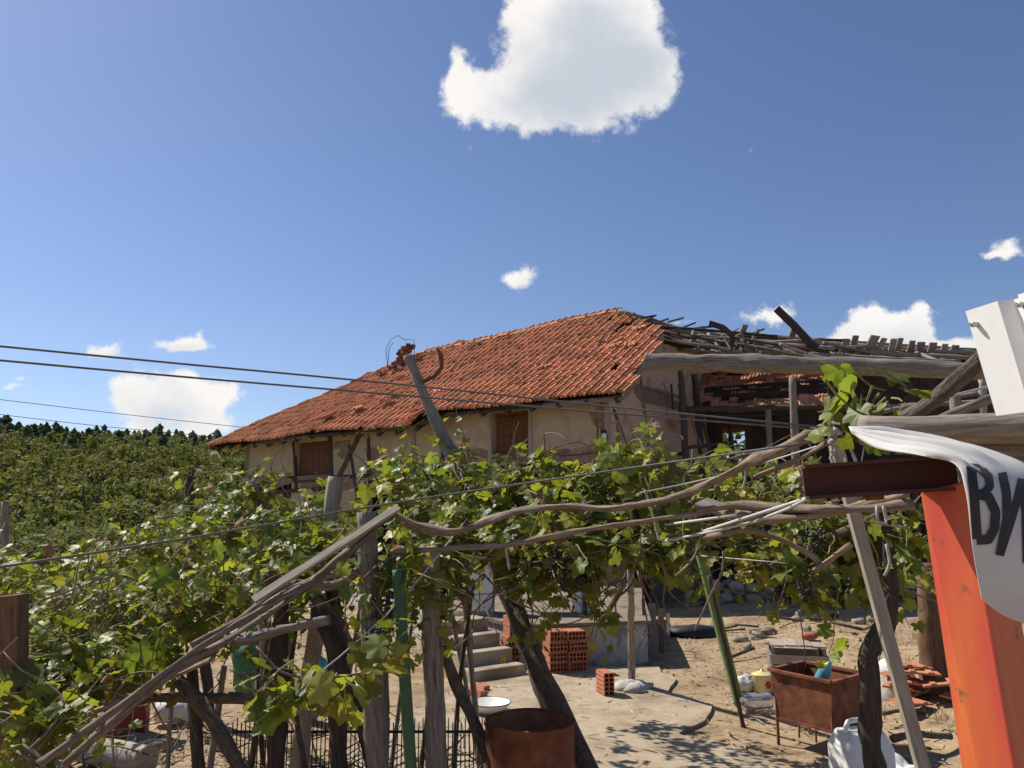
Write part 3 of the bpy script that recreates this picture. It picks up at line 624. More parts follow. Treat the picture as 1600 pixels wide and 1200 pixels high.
    mb = MB(); mb.prism([P(1560,900,20.5)*Vector((1,1,0)) if False else Vector((brr.x,brr.y,-.2)), Vector((brr.x,brr.y-4,-.2)), Vector((brr.x,brr.y-4,4.0)), Vector((brr.x,brr.y,4.2))], (.2,0,0)); mb.build('side_wall', 'adobe', g)
    # inner loft floor added to keep the inside dark; low rubble wall along the foot
    mb = MB(); a, b_ = P(1090,735,19.4), P(1560,735,18.6); mb.prism([Vector((a.x,a.y,2.75)),Vector((b_.x,b_.y,2.75)),Vector((brr.x,brr.y,2.75)),Vector((bl.x,bl.y,2.75))], (0,0,.08)); mb.build('added_loft_floor', 'dark_interior', g)
    for i in range(60):
        x = R.uniform(1075,1440); p = P(x,0,1); d = R.uniform(16.6,17.2); q = P(x,900,d); mb = MB(); mb.blob((q.x,q.y,gz(q.x,q.y)+R.uniform(0,.35)), (R.uniform(.12,.26),R.uniform(.1,.2),R.uniform(.08,.16)), i, .4, 7, 5); mb.build('wall_stone', 'stone', g)
barn()

# ------------------------------------------------------------------ terrace, steps
def terrace():
    g = thing('terrace', 'raised concrete terrace with a low rough front wall before the house', 'terrace', (1,11,0))
    fl, fr = PZ(812,1046), PZ(1013,1036)
    fr2 = Vector((2.55,15.6,0)); bl = Vector((-4.2,19.2,0)); ml = Vector((-1.4,13,0))
    mb = MB(); mb.prism([p+Vector((0,0,-.2)) for p in (fl, fr, fr2, bl, ml)], (0,0,.72)); mb.build('terrace_base', 'concrete_grey', g)
    mb = MB(); mb.prism([p+Vector((0,0,.522)) for p in (fl+Vector((-.02,-.05,0)), fr+Vector((.05,-.05,0)), fr2, bl, ml)], (0,0,.05)); mb.build('terrace_slab', 'terrace_shaded', g)
    q0, q1 = PZ(847,1046), PZ(921,1041); mb = MB(); mb.prism([q0+Vector((0,-.06,0)),q1+Vector((0,-.06,0)),q1+Vector((0,-.05,.52)),q0+Vector((0,-.05,.52))], (0,.03,0)); mb.build('facing_board', 'yellow_board', g)
    for i in range(5):
        x = R.uniform(890,915); p = PZ(x,1040); mb = MB(); mb.box(p+Vector((0,-.12,.05+i*.075)), (.2,.06,.065), Matrix.Rotation(R.uniform(-.3,.3),3,'Y')); mb.build('offcut', 'yellow_board', g)
    s = thing('steps', 'flight of worn concrete steps climbing from the yard to the terrace', 'steps', tuple(PZ(760,1068)))
    b0 = PZ(752,1068); Lx = Vector((.80,.60,0)); A = Vector((-.55,.83,0)); 
    for i in range(4):
        c = b0+A*(.30*i)+Lx*.28; rot = Matrix((Lx, A, Vector((0,0,1)))).transposed(); mb = MB(); h = .155*(i+1)
        mb.box(c+A*.18+Vector((0,0,h/2-.03)), (.80,.38,h+.06), rot); o = mb.build('step', 'concrete', s); bev = o.modifiers.new('b','BEVEL'); bev.width = .025; bev.segments = 2
terrace()

# ------------------------------------------------------------------ yard objects
def hollow_brick_mesh():
    mb = MB(); w, h, l = .12, .245, .25                        # holes run along y
    for i in range(3): mb.box((-w/2+.006+i*(w-.012)/2, 0, h/2), (.011, l, h))
    for j in range(6): mb.box((0, 0, .006+j*(h-.012)/5), (w-.001, l-.002, .010))
    for sx in (-1, 1):
        for j in range(5): mb.box((sx*(w/2+.001), 0, .03+j*.046), (.005, l-.004, .022))
    me = mb.mesh('hollow_brick'); me.materials.append(MATS['brick_red']); return me
def bricks():
    me = hollow_brick_mesh(); n = [0]
    def br(loc, rz, lab, rx=0., grp=None):
        o = put('hollow_brick', me, None, None, Matrix.Translation(loc) @ Matrix.Rotation(rz,4,'Z') @ Matrix.Rotation(rx,4,'Y')); tag(o, lab, 'brick', grp); return o
    # flat bricks: rotate so that the 12 cm side is up
    def stack(px, py, levels, where, cols=1):
        b = PZ(px, py); b.z = .035
        for i in range(levels):
            for c in range(cols):
                top = 'topmost' if i == levels-1 else ''
                lab = ('topmost red hollow brick of the pile '+where) if i == levels-1 else ('red hollow brick lying in the pile '+where)
                off = Vector((.125+R.uniform(-.015,.015)+c*.26, R.uniform(-.015,.015)+c*.05, i*.127+.063)); br(b+off, .35+R.gauss(0,.05), lab, math.pi/2, 'hollow bricks piled '+where)
    stack(775,1044,5,'beside the steps'); stack(838,1054,4,'against the yellow board', 2)
    b = PZ(946,1089); b.z = .035; br(b, .25, 'single red hollow brick standing upright alone in the concrete yard')
bricks()
def barrel():
    c = P(829,1134,4.45); r = .242; top = c.z; h = top; g = thing('rusty_barrel', 'open rusty steel drum half cut down under the vines', 'barrel', (c.x,c.y,0))
    prof = [(r-.02,0),(r,.01)]
    for z in (.30*1, .34, .60, .64): prof += [(r, z-.022),(r+.009, z-.008),(r+.009,z+.008),(r,z+.022)]
    prof = sorted(prof, key=lambda q: q[1])+[(r,top-.02),(r+.008,top-.014),(r+.008,top-.002),(r-.002,top),(r-.006,top-.01)]
    mb = MB(); mb.lathe(prof, (c.x,c.y,.035), 48); mb.v = [v+Vector((v.x-c.x,v.y-c.y,0))*(.07*noise.noise(Vector((v.x*5,v.y*5,v.z*4)))) for v in mb.v]; mb.build('barrel_shell', 'rust', g)
    mb = MB(); mb.lathe([(r-.006,top-.012),(r-.008,top-.22),(r*.6,top-.17),(0,top-.15)], (c.x,c.y,.035), 40); mb.build('barrel_lining', 'rust_inside', g)
barrel()
def trough():
    # sheet-metal trough on legs; its corners from the photograph at rim height
    zr = .64
    A, B, C = PZ(1203,1046,zr), PZ(1299,1066,zr), PZ(1352,1052,zr); D = A+C-B
    g = thing('rusty_trough', 'rusty sheet-metal trough on thin legs in the dry yard', 'trough', tuple(((A+C)/2)*Vector((1,1,0))))
    cen = (A+C)/2; bot = [p+(cen-p)*.10-Vector((0,0,.41)) for p in (A,B,C,D)]; top = [A,B,C,D]
    for i in range(4):
        j = (i+1) % 4; mb = MB(); b = [bot[i],bot[j],top[j],top[i]]; nrm = (b[1]-b[0]).cross(b[3]-b[0]).normalized(); 
        if nrm.dot(cen-b[0]) < 0: nrm = -nrm
        mb.prism(b, nrm*.006); mb.build('side_panel', 'rust', g)
        mb = MB(); mb.beam(top[i]+(top[i]-cen).normalized()*.005, top[j]+(top[j]-cen).normalized()*.005, .045, .022); mb.build('rim', 'rust', g)
        mb = MB(); mb.beam(bot[i], bot[j], .02, .02); mb.build('bottom_edge', 'rust', g)
        lg = bot[i].copy(); lg.z = gz(lg.x,lg.y)-.02; mb = MB(); mb.beam(bot[i]+Vector((0,0,.3)), lg, .022, .022); mb.build('leg', 'rust', g)
    mb = MB(); mb.prism([p+Vector((0,0,.01)) for p in bot], (0,0,.008)); mb.build('bottom', 'rust_inside', g)
    for t in (.4,.7):
        q = bot[0]*(1-t)+bot[1]*t; mb = MB(); mb.tube([q, q-Vector((0,0,.12))], .008, 6); mb.build('stub_pipe', 'rust', g)
    b = PZ(1286,1052,.66); mb = MB(); M3 = Matrix.Rotation(.45,3,'Y') @ Matrix.Rotation(.3,3,'X'); mb.lathe([(0,-.16),(.05,-.15),(.055,-.02),(.055,.06),(.04,.12),(.02,.15),(.02,.18),(0,.18)], b+Vector((-.02,0,-.04)), 14, M3)
    tag(mb.build('plastic_bottle', 'blue_plastic'), 'crumpled blue plastic bottle poking out of the rusty trough', 'bottle')
    # crate behind
    c = PZ(1243,1040,.45); c = P(1245,1022,c.y+1.0); g = thing('wooden_crate', 'weathered wooden slatted crate standing behind the rusty trough', 'crate', (c.x,c.y,gz(c.x,c.y)))
    z0 = gz(c.x,c.y); rot = Matrix.Rotation(-.25,3,'Z'); W, D_, Hh = .62, .5, c.z-z0+.12
    for k in range(4):
        mb = MB(); mb.box(Vector((c.x,c.y,z0+Hh))+rot@Vector((-W/2+.08+k*.155,0,R.uniform(0,.012))), (.145,D_,.018), rot); mb.build('slat', 'wood_pale', g)
    n = int(Hh/.13)
    for k in range(n):
        z = z0+.08+k*(Hh-.1)/n
        for s_ in (-1,1):
            mb = MB(); mb.box(Vector((c.x,c.y,z))+rot@Vector((0,s_*D_/2,0)), (W,.018,.105), rot); mb.build('slat', 'wood_pale', g)
            mb = MB(); mb.box(Vector((c.x,c.y,z))+rot@Vector((s_*W/2,0,0)), (.018,D_-.03,.105), rot); mb.build('slat', 'wood_grey', g)
    for sx in (-1,1):
        for sy in (-1,1): mb = MB(); mb.box(Vector((c.x,c.y,z0+Hh/2-.01))+rot@Vector((sx*(W/2-.03),sy*(D_/2-.03),0)), (.04,.04,Hh-.02), rot); mb.build('corner_post', 'wood_grey', g)
    mb = MB(); p = Vector((c.x+.22,c.y+.15,z0+Hh+.06)); mb.blob(p, (.10,.09,.055), 4, .4); tag(mb.build('clay_lump', 'brick_red'), 'round reddish clay lump on top of the wooden crate', 'clay')
trough()
def small_things():
    # clear 5 litre bottle lying down
    c = PZ(1181,1112); rot = Matrix.Rotation(rad(90),3,'Y'); rz = Matrix.Rotation(rad(20),3,'Z'); M3 = rz @ rot
    g = thing('water_bottle', 'large clear plastic water bottle lying on its side at the green pole', 'bottle', (c.x,c.y,0))
    prof = [(0,.19),(.075,.185),(.082,.17)]+[(.082-(.006 if k % 2 else 0),.15-.03*k) for k in range(9)]+[(.07,-.14),(.03,-.19),(.022,-.20),(.022,-.215)]
    mb = MB(); mb.lathe(prof, c+Vector((0,0,.095)), 20, M3); mb.build('bottle_body', 'clear_plastic', g)
    mb = MB(); mb.lathe([(0,-.24),(.026,-.24),(.026,-.212),(0,-.212)], c+Vector((0,0,.095)), 14, M3); mb.build('cap', 'blue_plastic', g)
    # enamel pot and bag
    c = PZ(1192,1083); g = thing('enamel_pot', 'pale yellow enamel pot with red flower beside the trough', 'pot', (c.x,c.y,0)); c.z = .01
    mb = MB(); mb.lathe([(0,0),(.10,0),(.115,.02),(.115,.19),(.122,.20),(.11,.205),(.06,.225),(.015,.235),(.015,.255),(0,.26)], c, 24); mb.build('pot_body', 'enamel_yellow', g)
    for k in range(6): 
        a = k*1.05; mb = MB(); p = c+Vector((.03+.022*math.cos(a),-.118+.004*abs(math.cos(a)),.10+.026*math.sin(a))); mb.blob(p, (.016,.010,.018), k, .2, 6, 4); mb.build('flower_petal', 'enamel_red', g)
    for s_ in (-1,1): mb = MB(); mb.tube([c+Vector((s_*.112,0,.17)), c+Vector((s_*.15,0,.165)), c+Vector((s_*.15,0,.12)), c+Vector((s_*.112,0,.11))], .008, 6); mb.build('handle', 'metal_dark', g)
    q = c+Vector((-.2,.05,.07)); mb = MB(); mb.blob(q, (.12,.10,.10), 3, .6, 14, 9); tag(mb.build('plastic_bag', 'sack'), 'small crumpled white bag lying left of the yellow pot', 'bag')
    # jerrycan
    c = P(1345,1170,4.5); z1 = P(1330,1131,4.5).z; g = thing('jerrycan', 'white plastic jerrycan with moulded handle beside the gnarled vine trunk', 'jerrycan', (c.x,c.y,0))
    w, d = .30, .22; rz = Matrix.Rotation(.25,3,'Z')
    def ring(z, k): return [Vector((c.x,c.y,z))+rz@Vector((x*w/2*k,y*d/2*k,0)) for x,y in ((-1,-.75),(-.85,-1),(.85,-1),(1,-.75),(1,.75),(.85,1),(-.85,1),(-1,.75))]
    mb = MB(); rs = [ring(.035,.92),ring(.06,1),ring(z1-.12,1),ring(z1-.03,.74)]; 
    for r_ in rs: mb.v += r_
    for i in range(3):
        for k in range(8): mb.face([i*8+k,i*8+(k+1)%8,(i+1)*8+(k+1)%8,(i+1)*8+k])
    mb.face(list(range(24,32))); mb.face(list(range(8))[::-1]); o = mb.build('can_body', 'white_plastic', g); bv = o.modifiers.new('b','BEVEL'); bv.width = .012; bv.segments = 3
    t = Vector((c.x,c.y,z1-.03)); mb = MB(); mb.tube([t+rz@Vector((-.09,0,-.01)), t+rz@Vector((-.07,0,.045)), t+rz@Vector((.05,0,.045)), t+rz@Vector((.08,0,-.01))], .014, 8, sub=.02); mb.build('handle', 'white_plastic', g)
    mb = MB(); mb.lathe([(.03,0),(.03,.035),(0,.037)], t+rz@Vector((.085,-.03,-.02)), 16); mb.build('cap', 'white_plastic', g)
    # sheeting and plastic heap right of it
    p = P(1402,1120,5.6); p.z = .16; mb = MB(); mb.blob(p+Vector((.02,0,.02)), (.2,.22,.20), 5, .55, 16, 10); tag(mb.build('plastic_sheet', 'sack'), 'crumpled grey-white plastic sheet behind the leaning plank', 'plastic sheet')
    p = P(1395,1045,8.4); p.z = gz(p.x,p.y)+.1; mb = MB(); mb.blob(p, (.2,.2,.22), 8, .5, 12, 9); tag(mb.build('plastic_sack', 'sack'), 'white sack slumped near the thick old post', 'sack')
    # broken tile pile
    base = P(1448,1055,8.0); 
    for i in range(9):
        q = base+Vector((R.uniform(-.28,.28),R.uniform(-.25,.25),0)); q.z = gz(q.x,q.y)+.04+i*.035
        mb = MB(); mb.box((0,0,0), (.34,.2,.018)); mb.box((-.08,0,.014), (.05,.2,.016)); mb.box((.08,0,.014), (.05,.2,.016)); o = put('clay_tile', mb.mesh('clay_tile'), 'tile', None, Matrix.Translation(q) @ Matrix.Rotation(R.uniform(-.6,.6),4,'Z') @ Matrix.Rotation(R.uniform(-.18,.18),4,'Y'))
        tag(o, 'red clay roof tile in the heap at the foot of the thick old post', 'roof tile', 'tiles heaped by the old post')
    # left: bucket on its side, red box, lying log, stones
    c = PZ(268,1132); mb = MB(); M3 = Matrix.Rotation(rad(12),3,'Z') @ Matrix.Rotation(rad(90),3,'Y'); g = thing('white_bucket', 'dirty white plastic bucket tipped on its side on bare soil', 'bucket', (c.x,c.y,0))
    mb.lathe([(.115,.15),(.11,.15),(.10,-.13),(0,-.13)], c+Vector((0,0,.13)), 22, M3); mb.lathe([(.122,.15),(.12,.10),(.105,-.145),(0,-.145)], c+Vector((0,0,.13)), 22, M3); mb.build('bucket_shell', 'white_plastic', g)
    mb = MB(); mb.lathe([(.121,.135),(.130,.135),(.130,.152),(.121,.152)], c+Vector((0,0,.13)), 22, M3); mb.build('rim', 'white_plastic', g)
    c = PZ(196,1150); g = thing('red_bin', 'dark red painted metal bin standing behind the fallen log', 'bin', (c.x,c.y,0)); mb = MB(); mb.box((c.x,c.y,.30), (.36,.30,.60), Matrix.Rotation(.3,3,'Z'), .94); mb.build('bin_body', 'red_paint', g)
    mb = MB(); mb.box((c.x,c.y,.615), (.37,.31,.03), Matrix.Rotation(.3,3,'Z')); mb.build('lid', 'red_paint', g)
    p, q = PZ(130,1170,.12), PZ(232,1188,.12); mb = MB(); mb.tube([p, (p+q)/2, q], [.10,.11,.105], 14, .12, sub=.06); tag(mb.build('fallen_log', 'wood_pale'), 'pale barkless log lying on the ground beneath the vines', 'log')
    for i, (x,y) in enumerate(((215,1160),(235,1165),(205,1163),(250,1172),(180,1100),(165,1098),(110,1180),(225,1158),(60,1120),(330,1160),(345,1172))):
        c = PZ(x,y); mb = MB(); mb.blob(c+Vector((0,0,.03)), (R.uniform(.07,.14),R.uniform(.06,.1),R.uniform(.04,.08)), i, .5, 8, 6); tag(mb.build('field_stone', 'stone'), 'rough pale stone lying on the soil below the left vines', 'stone', 'stones under the left vines')
    # sacks with green net, teal canister, white basin, bench board
    c = PZ(402,1100); mb = MB(); mb.blob((c.x,c.y,.42), (.26,.24,.44), 2, .35, 16, 12); g = mb.build('bulk_sack', 'sack'); tag(g, 'tall white sack standing behind the bottom vine leaves', 'sack'); sub_ok(g)
    mb = MB(); mb.blob((c.x-.05,c.y-.08,.45), (.22,.20,.36), 2, .45, 14, 10); tag(mb.build('green_net', 'green_net'), 'green netting draped over the white sack', 'net')
    c = PZ(497,1078); c.z = .0; g = thing('teal_canister', 'teal plastic canister standing in shade by the sack', 'canister', tuple(c)); mb = MB(); mb.lathe([(0,0),(.10,0),(.11,.02),(.11,.27),(.08,.34),(.035,.37),(.035,.40),(0,.40)], c, 20); mb.build('canister_body', 'teal_plastic', g); mb = MB(); mb.lathe([(.04,.385),(.04,.42),(0,.422)], c, 14); mb.build('cap', 'white_plastic', g)
    a, b = PZ(478,1080,.3), PZ(575,1075,.3); g = thing('white_bench', 'low white board bench in the shade behind the posts', 'bench', tuple(((a+b)/2)*Vector((1,1,0)))); mb = MB(); mb.beam(a, b, .22, .04); mb.build('bench_top', 'white_plastic', g)
    for t in (.12,.88): p = a*(1-t)+b*t; mb = MB(); mb.box((p.x,p.y,.14), (.05,.2,.28)); mb.build('leg', 'wood_grey', g)
    c = PZ(765,1118); g = thing('enamel_basin', 'wide white enamel basin lying in the yard behind the barrel', 'basin', tuple(c)); mb = MB(); mb.lathe([(0,.04),(.13,.045),(.20,.12),(.215,.125),(.215,.115),(.15,.035),(0,.03)], c+Vector((0,0,.01)), 28); mb.build('basin_bowl', 'white_plastic', g)
    mb = MB(); mb.lathe([(.213,.117),(.222,.122),(.213,.128)], c+Vector((0,0,.01)), 28); mb.build('rim', 'metal_dark', g)
    for i, (x,y) in enumerate(((745,1088),(752,1083),(738,1090),(748,1092))):
        c = PZ(x,y); mb = MB(); mb.box(c+Vector((0,0,.05)), (.16,.11,.09), Matrix.Rotation(i*.8,3,'Z') @ Matrix.Rotation(.2,3,'X')); tag(mb.build('brick_shard', 'brick_red'), 'broken red brick shard lying at the foot of the steps', 'brick', 'brick shards by the steps')
    for i, (x,y) in enumerate(((988,1078),(975,1082),(1003,1080),(993,1086))):
        c = PZ(x,y); mb = MB(); mb.blob(c+Vector((0,0,.05)), (.13,.10,.07), i+20, .5, 9, 6); tag(mb.build('mortar_lump', 'concrete_grey'), 'lump of pale mortar round the foot of the slim prop post', 'mortar', 'mortar lumps at the prop')
    # on the terrace
    tz = .572
    c = PZ(914,957,tz); g = thing('mortar_bucket', 'white square plastic bucket standing on the terrace', 'bucket', tuple(c)); mb = MB(); mb.box(c+Vector((0,0,.16)), (.30,.30,.32), Matrix.Rotation(.3,3,'Z'), 1.1); o = mb.build('bucket_shell', 'white_plastic', g); bv = o.modifiers.new('b','BEVEL'); bv.width = .03; bv.segments = 3
    mb = MB(); mb.box(c+Vector((0,0,.30)), (.345,.345,.04), Matrix.Rotation(.3,3,'Z')); mb.build('rim', 'white_plastic', g)
    c = PZ(862,962,tz); g = thing('work_table', 'low dark table cluttered in the terrace shade', 'table', tuple(c)); mb = MB(); mb.box(c+Vector((0,.4,.55)), (1.1,.6,.04)); mb.build('table_top', 'wood_dark', g)
    for sx in (-.5,.5):
        for sy in (.15,.65): mb = MB(); mb.box(c+Vector((sx,sy,.265)), (.06,.06,.53)); mb.build('leg', 'wood_dark', g)
    c = PZ(748,965,tz); g = thing('old_cabinet', 'old wooden cabinet with pale doors standing on the terrace behind the vines', 'cabinet', tuple(c)); mb = MB(); mb.box(c+Vector((0,.5,.4)), (.42,.4,.8)); mb.build('cabinet_body', 'wood_pale', g)
    for s_ in (-1,1): mb = MB(); mb.box(c+Vector((s_*.1,.29,.4)), (.18,.02,.7)); mb.build('cabinet_door', 'sack', g)
    c = PZ(1085,985,.1); mb = MB(); c.z = gz(c.x,c.y)+.07; mb.blob(c, (.45,.25,.13), 6, .3, 14, 8); tag(mb.build('rubber_sheet', 'dark_rubber'), 'black rubber sheet heaped in the shade by the house corner', 'rubber sheet')
    for i, (x, w) in enumerate(((1010,.05),(1022,.10),(1034,.08),(1043,.05))):
        p = PZ(x,1030-i*4); t = P(x-5+i*2,935+i*8,p.y+.3); mb = MB(); mb.beam(p+Vector((0,0,-.02)), t, w, .03); tag(mb.build('leaning_board', 'wood_brown' if i % 2 == 0 else 'wood_grey'), ('narrow brown','wide grey','wide brown','narrow grey')[i]+' board leaning on the right end of the terrace', 'board')
    # picket fence of thin black bars
    a, b = P(366,1100,5.6), P(760,1150,5.6); g = thing('bar_fence', 'low black metal bar fence across the yard behind the pergola posts', 'fence', (a.x,a.y,0)); n = 60
    for i in range(n+1):
        p = a.lerp(b, i/n); zt = .62; mb = MB(); mb.tube([Vector((p.x,p.y,-.03)), Vector((p.x,p.y,zt+(.03 if i % 2 else 0)))], .0045, 5); mb.build('bar', 'metal_dark', g)
    for z in (.12,.56): mb = MB(); mb.tube([Vector((a.x,a.y,z)), Vector((b.x,b.y,z))], .011, 6); mb.build('rail', 'metal_dark', g)
    for i in range(26):
        x, y = R.uniform(1100,1370), R.uniform(955,1000); c = PZ(x,y,.3); c.z = gz(c.x,c.y)+.04; mb = MB()
        if i % 2: mb.tube([c, c+Vector((R.uniform(-.6,.6),R.uniform(-.3,.3),R.uniform(0,.12)))], R.uniform(.012,.03), 6, .3); tag(mb.build('dead_branch', 'bark'), 'dead branch lying in the shade before the barn', 'branch', 'branches in the barn shade')
        else: mb.blob(c, (R.uniform(.06,.16),R.uniform(.05,.12),R.uniform(.04,.09)), i, .5, 8, 6); tag(mb.build('rubble_stone', 'stone'), 'rubble stone lying in the shade before the barn', 'stone', 'rubble in the barn shade')
small_things()
def clutter():
    mb = MB()                                                # tufts of dry grass
    for i in range(420):
        x, y = R.uniform(-5,6.5), R.uniform(4.5,15)
        if -1.6 < x < 2.0 and y < 10.7: continue
        if -.2 < x < 2.6 and y < 16: continue
        z = gz(x,y)
        for k in range(R.randint(6,16)):
            a = R.random()*6.3; l = R.uniform(.05,.17); ox, oy = R.gauss(0,.04), R.gauss(0,.04); b = len(mb.v); lean = R.uniform(.2,.9)*l
            mb.v += [(x+ox-.003,y+oy,z-.01),(x+ox+.003,y+oy,z-.01),(x+ox+math.cos(a)*lean,y+oy+math.sin(a)*lean,z+l)]; mb.face([b,b+1,b+2])
    o = stuff(mb.build('dry_grass', 'dry_grass')); o['label'] = 'tufts of dry straw-coloured grass in the bare soil'; o['category'] = 'grass'
    mb = MB()                                                # brushwood lying along the bar fence and beneath the left vines
    for i in range(420):
        x, y = (R.uniform(-1.9,-.2), R.uniform(5.0,6.6)) if i % 2 else (R.uniform(-4.5,-1.6), R.uniform(4.4,7.5)); z = R.uniform(.02,.22); p = Vector((x,y,z)); v = Vector((R.gauss(0,1),R.gauss(0,1),R.gauss(0,.25))).normalized(); q = [p]
        for j in range(3): v = (v+Vector((R.gauss(0,.3),R.gauss(0,.3),R.gauss(0,.15)))).normalized(); q.append(q[-1]+v*R.uniform(.08,.2)); q[-1].z = max(q[-1].z,.02)
        mb.tube(q, [.008,.007,.005,.003], 5, .2, False)
    o = stuff(mb.build('brushwood', 'bark')); o['label'] = 'loose heap of dry prunings along the bar fence'; o['category'] = 'brushwood'
    for i, (x, y) in enumerate(((1420,1120),(1408,1085),(1475,1100),(1405,1180),(1440,1160))):
        c = PZ(x,y,.15); mb = MB(); mb.tube([c+Vector((-.25,0,.03)), c+Vector((.0,.05,.05)), c+Vector((.3,.1,.02))], R.uniform(.015,.03), 7, .3, sub=.05); tag(mb.build('stick', 'bark'), 'short stick lying on the soil beyond the leaning pale timber', 'stick', 'sticks by the leaning timber')
clutter()

# ------------------------------------------------------------------ pergola posts, rails, poles
def ext(p, q, z=-.05):                                       # carry a line on down to the ground
    t = (z-p.z)/(q.z-p.z); return p+(q-p)*t
def poles():
    pg = thing('vine_pergola', 'rickety pergola of weathered posts, poles and wires carrying the grapevines', 'pergola', (-.5,4.3,0))
    def post(top, low, r, m='wood_grey', name='post', jit=.18, n=12, mid=0.):
        p, q = P(*top), P(*low); e = ext(p, q) if q.z > .0 else q; k = (p+e)/2+Vector((mid,0,0)); mb = MB(); mb.tube([p, p.lerp(k,.5), k, k.lerp(e,.5), e], [r*.92,r,r*1.02,r*1.05,r*1.08], n, jit, sub=.07); return mb.build(name, m, pg)
    post((572,800,4.2),(590,1200,4.2),.056); post((670,850,4.35),(683,1200,4.35),.056,'wood_grey'); 
    post((525,745,5.4),(512,845,5.4),.055,'wood_pale'); post((393,752,6.2),(398,810,6.2),.05,'wood_pale'); post((294,745,8),(299,800,8),.05,'wood_dark'); post((8,784,7.5),(7,850,7.5),.035,'wood_grey'); post((985,870,8.8),(987,1072,9.6),.04,'wood_grey')
    post((300,1040,4.7),(310,1200,4.6),.035,'wood_dark'); post((440,940,4.8),(430,1200,4.7),.05,'wood_dark'); post((725,930,6),(742,1100,6),.022,'wood_grey'); post((520,900,4.9),(530,1200,4.8),.05,'wood_dark')
    post((350,1040,5),(330,1190,5),.02,'wood_grey'); post((217,820,7),(205,850,7),.012,'wood_grey'); post((1108,900,7.6),(1150,1085,7.8),.02,'wood_dark')
    def rail(pts, r, m='cane', name='rail', jit=.35, n=9):
        q = [P(*p) for p in pts]; rr = [r*R.uniform(.85,1.1) for _ in q]; mb = MB(); mb.tube(q, rr, n, jit, sub=.04); return mb.build(name, m, pg)
    big = rail([(1008,566,7.6),(1150,568,7.3),(1300,572,7.0),(1420,576,6.8),(1540,580,6.6)], .085, 'wood_grey', 'beam', .16, 18)
    rail([(1345,672,2.3),(1450,672,2.2),(1620,668,2.1)], .045, 'wood_grey', 'beam', .08, 12); rail([(1400,690,2.25),(1620,705,2.15)], .035, 'wood_grey', 'beam', .1, 12)
    rail([(370,1003,4.5),(440,985,4.5),(515,968,4.5)], .028, 'wood_grey'); rail([(180,1092,4.6),(290,1090,4.5),(395,1092,4.4)], .028, 'bark'); 
    rail([(180,962,5),(300,958,4.6)], .022,'wood_pale'); 
    # flat board running down to the left, bundles of canes beneath it
    mb = MB(); mb.beam(P(396,938,3.75), P(622,793,4.15), .045, .016, up=(0,-.6,.8)); mb.build('board', 'wood_pale', pg)
    mb = MB(); mb.beam(P(1095,785,3.9), P(1165,808,3.7), .10, .02, up=(0,-.5,.8)); mb.build('board', 'wood_grey', pg)
    for i in range(16):
        x = R.uniform(250,760); d = R.uniform(4.7,6.4); a = P(x, R.uniform(900,1000), d); e = Vector((a.x+R.uniform(-.25,.35), a.y+R.uniform(-.2,.2), -.04)); mb = MB(); mb.tube([a, a.lerp(e,.5)+Vector((R.uniform(-.05,.05),0,0)), e], [.014,.018,.02], 7, .3, sub=.07); mb.build('stake', R.choice(['bark','wood_dark','wood_grey']), pg)
    for i in range(46):
        x = R.uniform(90,1000); p = P(x, R.uniform(880,905)+(R.uniform(0,170) if x < 600 else 0), R.uniform(4.4,5.4)); q = [p]; v = Vector((R.uniform(-.5,.5),R.uniform(-.4,.4),-.6))
        for j in range(6): v = (v+Vector((R.gauss(0,.35),R.gauss(0,.3),R.gauss(0,.25)))).normalized(); q.append(q[-1]+v*.11)
        mb = MB(); mb.tube(q, [.008,.007,.006,.005,.004,.003,.002], 5, .3, sub=.04); mb.build('dead_cane', 'cane', pg)
    # wires and ties
    def wire(pts, r, m='wire', name='wire'): mb = MB(); mb.tube([P(*p) for p in pts], r, 6, sub=.2); return mb.build(name, m, pg)
    wire([(240,1070,4.2),(450,905,3.9),(480,880,3.9)], .004, 'wire_pale'); wire([(400,1130,4),(600,965,4),(730,810,4.2)], .004, 'wire_pale'); wire([(1000,770,4),(1120,745,4),(1300,690,3)], .004,'wire_pale'); wire([(1090,868,4.5),(1230,880,4)], .003,'wire_pale')
    wire([(1100,830,3.6),(1250,782,3),(1290,768,2.8)], .007, 'wire_pale'); wire([(1040,845,3.8),(1180,815,3.3),(1270,775,2.8)], .006, 'wire_pale'); wire([(1040,820,3.8),(1150,805,3.3)], .006,'wire_pale')
    wire([(1420,640,3),(1500,615,3.2),(1560,600,3.4)], .005,'wire_pale'); wire([(1380,700,3),(1480,650,3),(1550,622,3)], .02,'cane','rail')
    for pts in (((1305,680),(1308,700),(1298,715),(1310,735)),((1312,690),(1322,720),(1318,740)),((1008,765),(1016,790),(1022,812),(1030,845)),((1155,720),(1165,740),(1160,765)),((905,770),(925,800)),((790,855),(796,890)),((1370,790),(1372,815),(1385,818),(1380,790)),((1385,850),(1390,880),(1382,900)),((1325,695),(1335,715),(1345,742)),((445,930),(452,925),(460,928))):
        d = 2.9 if pts[0][0] > 1250 else (4 if pts[0][0] < 1200 else 3.4); mb = MB(); mb.tube([P(x,y,d) for x,y in pts], .006, 6, .3, sub=.02); mb.build('string_tie', 'rag', pg)
    for i in range(12):
        mb = MB(); mb.blob(P(1313+R.uniform(-14,10),692+R.uniform(-18,16),2.9), R.uniform(.006,.015), i, .9, 7, 5); mb.build('rag_knot', 'rag', pg)
